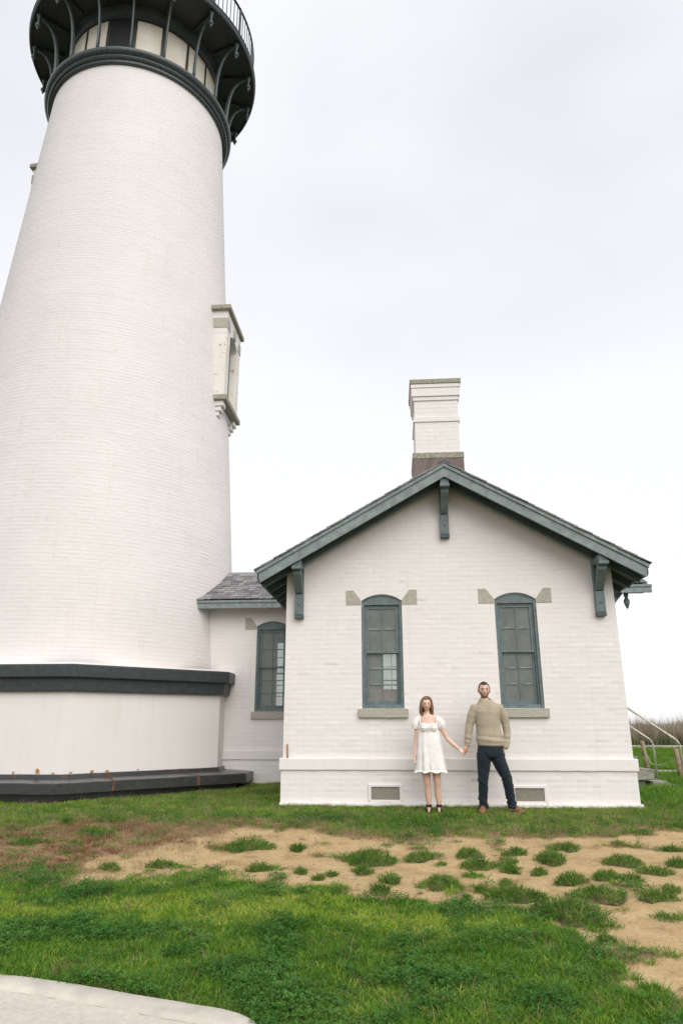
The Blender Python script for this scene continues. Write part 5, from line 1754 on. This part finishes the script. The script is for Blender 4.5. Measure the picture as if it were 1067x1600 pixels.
# dress: bodice, skirt with folds, puffed sleeves
def folded(name, rings, n, fold, mat, parent, seed):
    g = np.random.default_rng(seed); ph = g.uniform(0, 6.3, 5)
    V = []; F = []
    for (x, y, z, rx, ry, am) in rings:
        for k in range(n):
            a = 2*math.pi*k/n
            f = 1+am*(0.5*math.sin(fold*a+ph[0])+0.32*math.sin((fold*1.6//1)*a+ph[1]+z*3)+0.25*math.sin((fold*0.55//1)*a+ph[2]))
            V.append((x+rx*f*math.cos(a), y+ry*f*math.sin(a), z+am*0.05*math.sin(fold*a+ph[3])))
    for i in range(len(rings)-1):
        for k in range(n): F.append((i*n+k, i*n+(k+1) % n, (i+1)*n+(k+1) % n, (i+1)*n+k))
    return mesh(name, V, F, mat, parent, smooth=True)
DX = CXW+0.002
rings = []
for t in np.linspace(0, 1, 22):
    z = 1.350-0.548*t
    w = 0.146+0.070*t**0.8; d = 0.098+0.064*t**0.8
    rings.append((DX+0.016*t, PY-0.004, z, w, d, 0.015+0.10*t))
folded('skirt', rings, 150, 9, M['dress'], wom, 3)
# ruffle at the hem
rings = [(DX+0.016, PY-0.004, 0.822-0.028*t, 0.213+0.018*t, 0.160+0.016*t, 0.115+0.05*t) for t in np.linspace(0, 1, 5)]
folded('hem_ruffle', rings, 150, 9, M['dress'], wom, 3)
parts = [ring_loft([(DX, PY-0.004, 1.335, 0.142, 0.096), (DX, PY-0.006, 1.352, 0.147, 0.101), (DX, PY-0.010, 1.385, 0.149, 0.106), (DX, PY-0.010, 1.412, 0.143, 0.100), (DX, PY-0.006, 1.432, 0.134, 0.091), (DX, PY-0.004, 1.440, 0.130, 0.086)])]
for s in (-1, 1):
    parts.append(loft_data([(DX+s*0.064, PY-0.066, 1.352), (DX+s*0.064, PY-0.080, 1.385), (DX+s*0.062, PY-0.074, 1.42), (DX+s*0.060, PY-0.064, 1.435)], [0.050, 0.054, 0.047, 0.032], 14))
    # strap running up to the sleeve head
    parts.append(loft_data([(DX+s*0.112, PY-0.068, 1.425), (DX+s*0.120, PY-0.056, 1.49), (DX+s*0.122, PY-0.022, 1.545), (DX+s*0.122, PY+0.03, 1.54), (DX+s*0.118, PY+0.062, 1.48), (DX+s*0.110, PY+0.075, 1.42)], [0.011]*6, 10))
fused('bodice', parts, 0.0055, 2, wom, M['dress'], disp=lambda co: 0.007*wr(co, 55, 9, 97))
for s, ex, ez in ((-1, -0.574, 1.385), (1, -0.214, 1.385)):
    P_ = [(DX+s*0.106, PY, 1.515), (DX+s*0.122, PY, 1.512), (DX+s*0.142, PY, 1.490), ((DX+s*0.155+ex)/2+s*0.004, PY, 1.450), (ex, PY, 1.418), (ex+s*0.004, PY, 1.394), (ex+s*0.005, PY, 1.380), (ex+s*0.006, PY, 1.368)]
    V, F = loft_data(P_, [0.026, 0.041, 0.052, 0.060, 0.060, 0.055, 0.045, 0.052], 44)
    g = np.random.default_rng(5+s); ph = g.uniform(0, 6.3, 2)
    V2 = []
    for i, v in enumerate(V):
        r_ = i//44; a = 2*math.pi*(i % 44)/44; c0 = Vector(P_[r_])
        f = 1+(0.05+0.012*r_)*math.sin(9*a+ph[0])+0.03*math.sin(15*a+ph[1])
        V2.append(c0+(Vector(v)-c0)*f)
    mesh('sleeve', V2, F, M['dress'], wom, smooth=True)
# bow tie strings at the bust
for s in (-1, 1):
    tube('bow_string', [(DX, PY-0.112, 1.405), (DX+s*0.012, PY-0.118, 1.40), (DX+s*0.010, PY-0.116, 1.37), (DX+s*0.014, PY-0.108, 1.32)], 0.003, M['dress'], wom, 6)
# black ribbon shoes
for (xa,) in ((-0.428,), (-0.290,)):
    sh_ = thing('shoe', (xa, PY, GW)); adopt(sh_, wom)
    V = []; n_ = 24
    for z in (0.274, 0.288):
        for i in range(n_):
            a = 2*math.pi*i/n_; V.append((xa-0.003+0.037*math.cos(a)*(1.0 if math.sin(a) < 0 else 0.8), PY-0.056+0.112*math.sin(a), z))
    F = [tuple(range(n_))[::-1], tuple(range(n_, 2*n_))]+[(i, (i+1) % n_, n_+(i+1) % n_, n_+i) for i in range(n_)]
    mesh('sole', V, F, M['ribbon'], sh_)
    def band(zc, r_, tb, yo, tl, yk=1.0):
        P_ = [(xa+r_*math.cos(a), PY+yo+r_*yk*math.sin(a), zc+tl*math.sin(a)) for a in np.linspace(0, 2*math.pi, 21)]
        tube('strap', P_, tb, M['ribbon'], sh_, 6)
    band(0.362, 0.034, 0.0075, 0.011, 0.004); band(0.343, 0.034, 0.0065, 0.011, -0.008); band(0.322, 0.036, 0.0065, 0.006, 0.012, 1.1)
    band(0.305, 0.036, 0.009, -0.085, 0.004, 0.4)
    for s in (-1, 1):
        tube('bow', [(xa, PY-0.030, 0.358), (xa+s*0.020, PY-0.038, 0.372), (xa+s*0.034, PY-0.036, 0.362), (xa+s*0.018, PY-0.036, 0.350), (xa, PY-0.030, 0.356)], [0.004, 0.009, 0.010, 0.008, 0.004], M['ribbon'], sh_, 6)
        tube('bow', [(xa, PY-0.032, 0.356), (xa+s*0.014, PY-0.038, 0.335), (xa+s*0.022, PY-0.04, 0.315)], [0.004, 0.007, 0.004], M['ribbon'], sh_, 6)
    tube('heel_cup', [(xa, PY+0.047, 0.28), (xa, PY+0.048, 0.31), (xa, PY+0.045, 0.33)], [0.024, 0.022, 0.014], M['ribbon'], sh_, 8)
# ------------------------------------------------------------------ vegetation
def blade_mat(name, lo, mid, hi, scale=1.6, trans=0.35, rough=0.55):
    m, n, l, b = nt(name)
    pos = geo_pos(n)
    gi = n.new('ShaderNodeNewGeometry')
    a = noise(n, l, scale, 4, 0.6, pos)
    mm = n.new('ShaderNodeMath'); mm.operation = 'MULTIPLY_ADD'
    l.new(gi.outputs['Random Per Island'], mm.inputs[0]); mm.inputs[1].default_value = 0.42
    l.new(a.outputs['Fac'], mm.inputs[2])
    r = ramp(n, l, mm.outputs[0], [(0.38, lo), (0.68, mid), (1.0, hi)])
    l.new(r.outputs[0], b.inputs['Base Color'])
    b.inputs['Roughness'].default_value = rough
    b.inputs['Specular IOR Level'].default_value = 0.25
    tl = n.new('ShaderNodeBsdfTranslucent'); l.new(r.outputs[0], tl.inputs[0])
    ms = n.new('ShaderNodeMixShader'); ms.inputs[0].default_value = trans
    l.new(b.outputs[0], ms.inputs[1]); l.new(tl.outputs[0], ms.inputs[2])
    l.new(ms.outputs[0], n['Material Output'].inputs['Surface'])
    return m
M['grass'] = blade_mat('grass_blade', (0.048, 0.150, 0.012), (0.118, 0.275, 0.024), (0.28, 0.385, 0.065))
M['lime'] = blade_mat('yellow_green_blade', (0.16, 0.30, 0.022), (0.29, 0.43, 0.045), (0.48, 0.51, 0.11))
M['clover'] = blade_mat('clover_leaf', (0.030, 0.115, 0.014), (0.066, 0.19, 0.026), (0.13, 0.27, 0.05), 2.2)
M['tuft'] = blade_mat('tuft_blade', (0.034, 0.105, 0.012), (0.085, 0.21, 0.024), (0.25, 0.33, 0.07), 5.0)
M['straw'] = blade_mat('straw_blade', (0.20, 0.15, 0.075), (0.33, 0.26, 0.14), (0.46, 0.38, 0.23))
M['sorrel'] = blade_mat('red_sorrel', (0.15, 0.055, 0.03), (0.25, 0.10, 0.055), (0.33, 0.18, 0.09))
M['reed'] = blade_mat('dry_reed', (0.20, 0.16, 0.11), (0.34, 0.28, 0.20), (0.50, 0.43, 0.32), 0.9)
M['reed_green'] = blade_mat('bank_leaf', (0.045, 0.085, 0.025), (0.085, 0.14, 0.045), (0.15, 0.19, 0.08), 0.9)

def blades(g, count, rad, h0, h1, w0, lean, seg=3):
    V = []; F = []
    for _ in range(count):
        a = g.uniform(0, 2*math.pi); r = rad*math.sqrt(g.random())
        x, y = r*math.cos(a), r*math.sin(a)
        h = g.uniform(h0, h1); w = w0*g.uniform(0.7, 1.3)
        da = a+g.normal(0, 1.1); ln = lean*g.uniform(0.2, 1.2)*h
        tw = g.uniform(0, math.pi); tx, ty = math.cos(tw)*w, math.sin(tw)*w
        o = len(V)
        for i in range(seg):
            t = i/seg; k = 1-0.55*t
            cx, cy, cz = x+math.cos(da)*ln*t*t, y+math.sin(da)*ln*t*t, h*t*(1-0.15*t*ln/h)-0.004
            V += [(cx-tx*k, cy-ty*k, cz), (cx+tx*k, cy+ty*k, cz)]
        V.append((x+math.cos(da)*ln, y+math.sin(da)*ln, h*(1-0.15*ln/h)))
        for i in range(seg-1): F.append((o+2*i, o+2*i+1, o+2*i+3, o+2*i+2))
        F.append((o+2*seg-2, o+2*seg-1, o+2*seg))
    return V, F

def clover(g, count, rad, h0, h1, s0):
    V = []; F = []
    for _ in range(count):
        a = g.uniform(0, 2*math.pi); r = rad*math.sqrt(g.random())
        x, y, h = r*math.cos(a), r*math.sin(a), g.uniform(h0, h1)
        s = s0*g.uniform(0.7, 1.3); a0 = g.uniform(0, 6.3); tl = g.normal(0, 0.35, 2)
        for k in range(3):
            b_ = a0+k*2.094; o = len(V)
            for (rr, da) in ((0.1, 0), (0.75, -0.55), (1.15, 0), (0.75, 0.55)):
                px_, py_ = rr*s*math.cos(b_+da), rr*s*math.sin(b_+da)
                V.append((x+px_, y+py_, h+px_*tl[0]+py_*tl[1]+0.25*rr*s*rr))
            F.append((o, o+1, o+2, o+3))
    return V, F

def proto(name, VF, mat):
    me = bpy.data.meshes.new(name)
    me.from_pydata([tuple(map(float, v)) for v in VF[0]], [], VF[1]); me.materials.append(mat)
    return bpy.data.objects.new(name, me)       # never linked: only instanced

def scatter(name, X, Y, scale, protos, seed, label, zoff=0.0, zs=None):
    g = np.random.default_rng(seed); k = len(X)
    Z = gz(X, Y)+zoff
    me = bpy.data.meshes.new(name)
    me.vertices.add(k); me.vertices.foreach_set('co', np.stack([X, Y, Z], 1).astype(np.float32).ravel())
    rot = np.stack([g.normal(0, 0.12, k), g.normal(0, 0.12, k), g.uniform(0, 6.283, k)], 1)
    at = me.attributes.new('rot', 'FLOAT_VECTOR', 'POINT'); at.data.foreach_set('vector', rot.astype(np.float32).ravel())
    sc = np.stack([scale, scale, scale*(zs if zs is not None else 1.0)*g.uniform(0.75, 1.25, k)], 1)
    at = me.attributes.new('scl', 'FLOAT_VECTOR', 'POINT'); at.data.foreach_set('vector', sc.astype(np.float32).ravel())
    at = me.attributes.new('pick', 'INT', 'POINT'); at.data.foreach_set('value', g.integers(0, len(protos), k).astype(np.int32))
    o = bpy.data.objects.new(name, me); COL.objects.link(o)
    tag(o, label, 'grass', kind='stuff')
    t = bpy.data.node_groups.new(name+'_nodes', 'GeometryNodeTree')
    t.interface.new_socket('Geometry', in_out='INPUT', socket_type='NodeSocketGeometry')
    t.interface.new_socket('Geometry', in_out='OUTPUT', socket_type='NodeSocketGeometry')
    N, L = t.nodes, t.links
    gi, go = N.new('NodeGroupInput'), N.new('NodeGroupOutput')
    jn = N.new('GeometryNodeJoinGeometry')
    def attr(nm, ty):
        a = N.new('GeometryNodeInputNamedAttribute'); a.data_type = ty; a.inputs['Name'].default_value = nm
        return a.outputs['Attribute']
    ar, as_, ap = attr('rot', 'FLOAT_VECTOR'), attr('scl', 'FLOAT_VECTOR'), attr('pick', 'INT')
    for i, p in enumerate(protos):
        oi = N.new('GeometryNodeObjectInfo'); oi.inputs['Object'].default_value = p
        oi.inputs['As Instance'].default_value = True
        cp = N.new('FunctionNodeCompare'); cp.data_type = 'INT'; cp.operation = 'EQUAL'
        ia = [s for s in cp.inputs if s.type == 'INT']
        L.new(ap, ia[0]); ia[1].default_value = i
        ip = N.new('GeometryNodeInstanceOnPoints')
        L.new(gi.outputs[0], ip.inputs['Points']); L.new(cp.outputs[0], ip.inputs['Selection'])
        L.new(oi.outputs['Geometry'], ip.inputs['Instance'])
        er = N.new('FunctionNodeEulerToRotation'); L.new(ar, er.inputs[0]); L.new(er.outputs[0], ip.inputs['Rotation'])
        L.new(as_, ip.inputs['Scale']); L.new(ip.outputs[0], jn.inputs[0])
    L.new(jn.outputs[0], go.inputs[0])
    md = o.modifiers.new('scatter', 'NODES'); md.node_group = t
    return o

gv = np.random.default_rng(77)
P_grass = [proto('p_grass', blades(gv, 40, 0.055, 0.010, 0.036, 0.0027, 1.4), M['grass']) for _ in range(4)]
P_lime = [proto('p_lime', blades(gv, 40, 0.055, 0.010, 0.034, 0.0029, 1.4), M['lime']) for _ in range(3)]
P_clov = [proto('p_clover', clover(gv, 18, 0.06, 0.012, 0.045, 0.0105), M['clover']) for _ in range(3)]
P_straw = [proto('p_straw', blades(gv, 11, 0.06, 0.03, 0.085, 0.0017, 1.1), M['straw']) for _ in range(3)]
P_sorr = [proto('p_sorrel', blades(gv, 24, 0.07, 0.012, 0.035, 0.003, 1.3, 2), M['sorrel']) for _ in range(3)]
P_far = [proto('p_far', blades(gv, 34, 0.16, 0.05, 0.13, 0.005, 0.8, 2), M['grass']) for _ in range(3)]
P_reed = [proto('p_reed', blades(gv, 26, 0.30, 0.45, 1.05, 0.009, 0.35, 3), M['reed']) for _ in range(4)]
P_reedg = [proto('p_reedg', blades(gv, 40, 0.30, 0.15, 0.5, 0.014, 0.6, 3), M['reed_green']) for _ in range(3)]

def blocked(x, y):
    """inside a building, the ledge, the kerb or the steps"""
    b_ = (np.abs(x) < HX+0.03) & (y > -0.08) & (y < HD+0.1)
    b_ |= (x < -HX) & (x > PX0) & (y > YC-0.03) & (y < 4.9)
    dx, dy = np.abs(x-TX), np.abs(y-TY)
    b_ |= (np.maximum(np.maximum(dx, dy), (dx+dy)/math.sqrt(2)) < AL-0.03)
    b_ |= (x > 2.6) & (x < 4.5) & (y > 2.9) & (y < 5)
    kbx = np.array([p[0] for p in KB]); kby = np.array([p[1] for p in KB])
    kx = np.interp(x, kbx[:60], kby[:60])
    b_ |= (y < kx+0.01) & (x < -1.54)
    return b_

def points(x0, x1, y0, y1, dens, seed):
    g = np.random.default_rng(seed); k = int((x1-x0)*(y1-y0)*dens)
    x, y = g.uniform(x0, x1, k), g.uniform(y0, y1, k)
    m_ = ~blocked(x, y); return x[m_], y[m_], g

def frustum(x, y):
    # the part of the lawn that this view, or one a step aside, can show
    d = y-CAM.y
    return (x > -0.87-d*0.66-1.3) & (x < -0.87+d*0.50+1.5)

# near lawn
def lawn(name, protos, dens, seed, keep, smin, smax, label, box_=(-8.5, 5.5, -8.6, 3.0), zs=None):
    x, y, g = points(*box_, dens, seed)
    f = frustum(x, y); x, y = x[f], y[f]
    sand, red = masks(x, y)
    p = keep(x, y, sand, red)
    m_ = g.random(len(x)) < p
    x, y = x[m_], y[m_]
    s = g.uniform(smin, smax, len(x))
    return scatter(name, x, y, s, protos, seed+1, label, zs=zs)
def yel(x, y): return sstep(-0.25, 0.2, poly_sd(YEL, x, y)+(fbm(x, y, 2.5, 41)-0.5)*1.0)
def clov(x, y): return sstep(0.47, 0.62, fbm(x, y, 3.2, 61))
def thin(y): return np.where(y < -3.6, 1.0, 0.62)
lawn('lawn_grass', P_grass, 560, 101, lambda x, y, s, r: thin(y)*np.clip(1-s*1.15, 0, 1)*(1-0.90*r)*(1-0.72*fray(x, y))*(1-0.75*yel(x, y))*(1-0.5*clov(x, y)*(y < -3.6)),
     0.75, 1.3, 'short green lawn grass around the bare sandy patch')
lawn('yellow_grass', P_lime, 560, 111, lambda x, y, s, r: (0.9*yel(x, y)+0.10*(y > -2.2)+0.08)*np.clip(1-s*1.2, 0, 1)*(1-0.85*r)*thin(y)*(1-0.6*fray(x, y)),
     0.8, 1.3, 'yellow green band of grass across the front lawn')
lawn('clover_patch', P_clov, 520, 121, lambda x, y, s, r: (0.85*clov(x, y)+0.06)*np.clip(1-s*1.5, 0, 1)*np.where(y < -3.7, 1.0, 0.3*(y < -0.8))*(1-0.7*yel(x, y))*(1-0.8*r),
     0.85, 1.4, 'dark green clover growing in patches through the front lawn')
lawn('dry_grass', P_straw, 220, 131, lambda x, y, s, r: np.clip(0.10+0.75*sstep(0.05, 0.5, s)*sstep(0.98, 0.6, s)+0.30*r+0.35*(y > -2.4)*(1-s)+0.45*fray(x, y)*(1-s)-0.10*(s > 0.9), 0, 1)*np.where(y < -5, 0.45, 1),
     0.7, 1.25, 'straw coloured dry grass blades scattered over lawn and sand')
lawn('red_sorrel', P_sorr, 330, 141, lambda x, y, s, r: 0.45*r*(1-s)*sstep(0.42, 0.64, fbm(x, y, 1.9, 71)),
     0.8, 1.4, 'rusty red ground cover spreading in front of the tower')
# grass on the right and behind the house
x, y, g = points(2.4, 22, 0.2, 14.3, 62, 151)
m_ = ~((y > 6.75) & (y < 8.4) & (x > 4.1)); x, y = x[m_], y[m_]
scatter('side_grass', x, y, g.uniform(0.7, 1.25, len(x)), P_far, 152, 'rough grass on the right beyond the house corner')
x, y, g = points(3.5, 40, 14.7, 20.5, 16, 161)
scatter('tall_dry_grass', x, y, g.uniform(0.8, 1.15, len(x)), P_reed, 162, 'tall dry brown grass along the skyline at right')
x, y, g = points(3.5, 40, 14.55, 17.5, 9, 171)
m_ = fbm(x, y, 0.5, 81) > 0.44; x, y = x[m_], y[m_]
scatter('bank_greenery', x, y, g.uniform(0.6, 1.1, len(x)), P_reedg, 172, 'green leaves mixed into the foot of the tall dry grass')

# single clumps standing in the sand
CLUMPS = [(-1.16,-3.28,0.27),(-1.2,-3.74,0.11),(-0.94,-4.04,0.1),(-0.64,-3.08,0.19),(-0.14,-2.95,0.16),(-0.5,-4.12,0.22),(-1.03,-4.4,0.09),(-0.11,-3.42,0.17),(0.34,-2.89,0.12),(0.64,-3.17,0.18),(0.16,-3.6,0.09),(0.43,-3.66,0.08),(0.9,-2.66,0.14),(0.66,-3.91,0.16),(1.0,-3.76,0.14),(1.32,-3.26,0.2),(1.2,-3.86,0.08),(1.5,-3.62,0.13),(1.8,-3.32,0.12),(0.04,-4.43,0.22),(0.26,-4.46,0.08),(0.74,-4.43,0.2),(1.21,-4.42,0.13),(1.41,-4.2,0.08),(0.41,-4.9,0.26),(0.52,-5.4,0.07),(1.98,-2.68,0.08),(1.51,-2.46,0.07),(0.06,-4.04,0.05),(-0.32,-4.5,0.04),(-0.45,-3.34,0.04),(-0.18,-4.28,0.04),(-2.49,-2.78,0.23),(-1.94,-2.81,0.09),(-2.19,-3.66,0.1),(-1.78,-3.8,0.06),(-1.58,-4.0,0.05),(-1.48,-3.86,0.06),(-3.62,-3.74,0.11),(-3.14,-3.62,0.12),(-4.42,-2.28,0.18),(-4.95,-2.78,0.14),(-4.56,-1.44,0.15),(-5.08,-1.56,0.12),(-2.04,-4.29,0.06)]
def clump_mesh(seed, rad, tall):
    g = np.random.default_rng(seed)
    parts = []
    cnt = int(150+rad*rad*17000)
    V1, F1 = blades(g, cnt, rad, 0.03*tall, 0.075*tall, 0.0030, 0.75)
    # ragged outline: push lobes in and out, taller in the middle
    ph = g.uniform(0, 6.3, 4)
    def warp(v):
        a = math.atan2(v[1], v[0]); r = math.hypot(v[0], v[1])/max(rad, 1e-6)
        f = 1+0.28*math.sin(2*a+ph[0])+0.18*math.sin(3*a+ph[1])+0.12*math.sin(7*a+ph[2])
        mound = max(0.0, 1-r*r)*0.28*rad
        return (v[0]*f*1.15, v[1]*f*0.85, v[2]*(1.15-0.45*min(r, 1))+mound)
    V1 = [warp(v) for v in V1]
    # low mound of soil and roots beneath
    n_ = 14; V2 = [(0, 0, 0.28*rad)]; F2 = []
    for j, (rr, zz) in enumerate(((0.55, 0.19*rad), (0.98, -0.012))):
        for i in range(n_):
            a = 2*math.pi*i/n_
            w_ = warp((rr*rad*math.cos(a), rr*rad*math.sin(a), 0)); V2.append((w_[0], w_[1], zz))
    for i in range(n_):
        F2.append((0, 1+i, 1+(i+1) % n_)); F2.append((1+i, 1+n_+i, 1+n_+(i+1) % n_, 1+(i+1) % n_))
    me = bpy.data.meshes.new('blades'); me.from_pydata(V1, [], F1); me.materials.append(M['tuft'])
    m2 = bpy.data.meshes.new('soil'); m2.from_pydata(V2, [], F2); m2.materials.append(M['clump_soil'])
    m2.polygons.foreach_set('use_smooth', [True]*len(F2))
    V3, F3 = blades(g, int(cnt*0.28), rad*1.12, 0.02*tall, 0.075*tall, 0.0017, 1.3)
    m3 = bpy.data.meshes.new('dead_blades'); m3.from_pydata([warp(v) for v in V3], [], F3); m3.materials.append(M['straw'])
    return me, m2, m3
M['clump_soil'] = simple('clump_soil', (0.13, 0.115, 0.055), 0.95, 0.3, 20, 0.5, 60)
big = {0: 'wide grass clump at the left rim of the sand near the woman', 5: 'wide grass clump in the middle of the sand straight before the woman',
       24: 'largest grass mound at the right front edge of the sand', 32: 'grass clump in the sand before the house left corner',
       19: 'broad grass clump on the front edge of the sand below the man', 15: 'tall bushy grass clump at the right side of the sand'}
ORD = ['leftmost', 'second from the left', 'third from the left', 'fourth from the left', 'fifth from the left', 'sixth from the left', 'seventh from the left', 'eighth from the left', 'ninth from the left', 'tenth from the left', 'eleventh from the left', 'twelfth from the left']
def clump_class(i):
    x, y, r_ = CLUMPS[i]
    band = 'back' if y > -3.05 else ('middle' if y > -3.95 else 'front')
    return band, ('small' if r_ < 0.12 else 'larger')
def clump_label(i):
    # place along its row in the sand, counted in the direction seen from the lawn
    c = clump_class(i)
    row = sorted((j for j in range(len(CLUMPS)) if j not in big and clump_class(j) == c), key=lambda j: (CLUMPS[j][0]+0.87)/(CLUMPS[j][1]+10.8))
    size = 'small grass tuft' if c[1] == 'small' else 'larger grass clump'
    return size+' in the '+c[0]+' row on the sand, '+ORD[row.index(i)]
for i, (cx, cy, cr_) in enumerate(CLUMPS):
    bl, so, de = clump_mesh(300+i, cr_*0.86, random.uniform(1.15, 1.6)*(0.75 if cr_ < 0.07 else 1.0))
    lab = big.get(i) or clump_label(i)
    c = thing('grass_clump', (cx, cy, float(gz(cx, cy))-0.004), lab, 'grass clump', 'grass clumps in the sand')
    c.rotation_euler = (0, 0, random.uniform(0, 0.5))
    for nm, me in (('blades', bl), ('soil', so), ('dead_blades', de)):
        o = bpy.data.objects.new(nm, me); COL.objects.link(o); o.parent = c
        if nm != 'soil': o['kind'] = 'stuff'
# pebbles
V = []; F = []
g = np.random.default_rng(9)
ico = [(0, 0, 1), (0.9, 0, 0.4), (0.28, 0.85, 0.4), (-0.72, 0.52, 0.4), (-0.72, -0.52, 0.4), (0.28, -0.85, 0.4), (0.72, 0.52, -0.4), (-0.28, 0.85, -0.4), (-0.9, 0, -0.4), (-0.28, -0.85, -0.4), (0.72, -0.52, -0.4)]
icf = [(0, 1, 2), (0, 2, 3), (0, 3, 4), (0, 4, 5), (0, 5, 1), (1, 6, 2), (2, 7, 3), (3, 8, 4), (4, 9, 5), (5, 10, 1), (2, 6, 7), (3, 7, 8), (4, 8, 9), (5, 9, 10), (1, 10, 6)]
cnt = 0
while cnt < 420:
    x, y = g.uniform(-4.5, 2.6), g.uniform(-6.2, -1.7)
    s_, r_ = masks(np.array([x]), np.array([y]))
    if s_[0] < 0.6: continue
    sz = 0.004+0.010*g.random()**3+(0.012 if g.random() < 0.04 else 0); o_ = len(V); z = float(gz(x, y)); an = g.uniform(0, 6.3); q_ = g.uniform(0.6, 1.4)
    for v in ico:
        vx, vy = v[0]*sz*q_*g.uniform(0.8, 1.2), v[1]*sz*g.uniform(0.8, 1.2)
        V.append((x+vx*math.cos(an)-vy*math.sin(an), y+vx*math.sin(an)+vy*math.cos(an), z+v[2]*sz*0.6))
    F += [tuple(k+o_ for k in f) for f in icf]; cnt += 1
pb = mesh('pebbles', V, F, simple('pebble', (0.33, 0.29, 0.24), 0.9, 0.3, 25, 0.2), smooth=True)
tag(pb, 'small grey brown pebbles strewn over the bare sand', 'pebbles', kind='stuff')
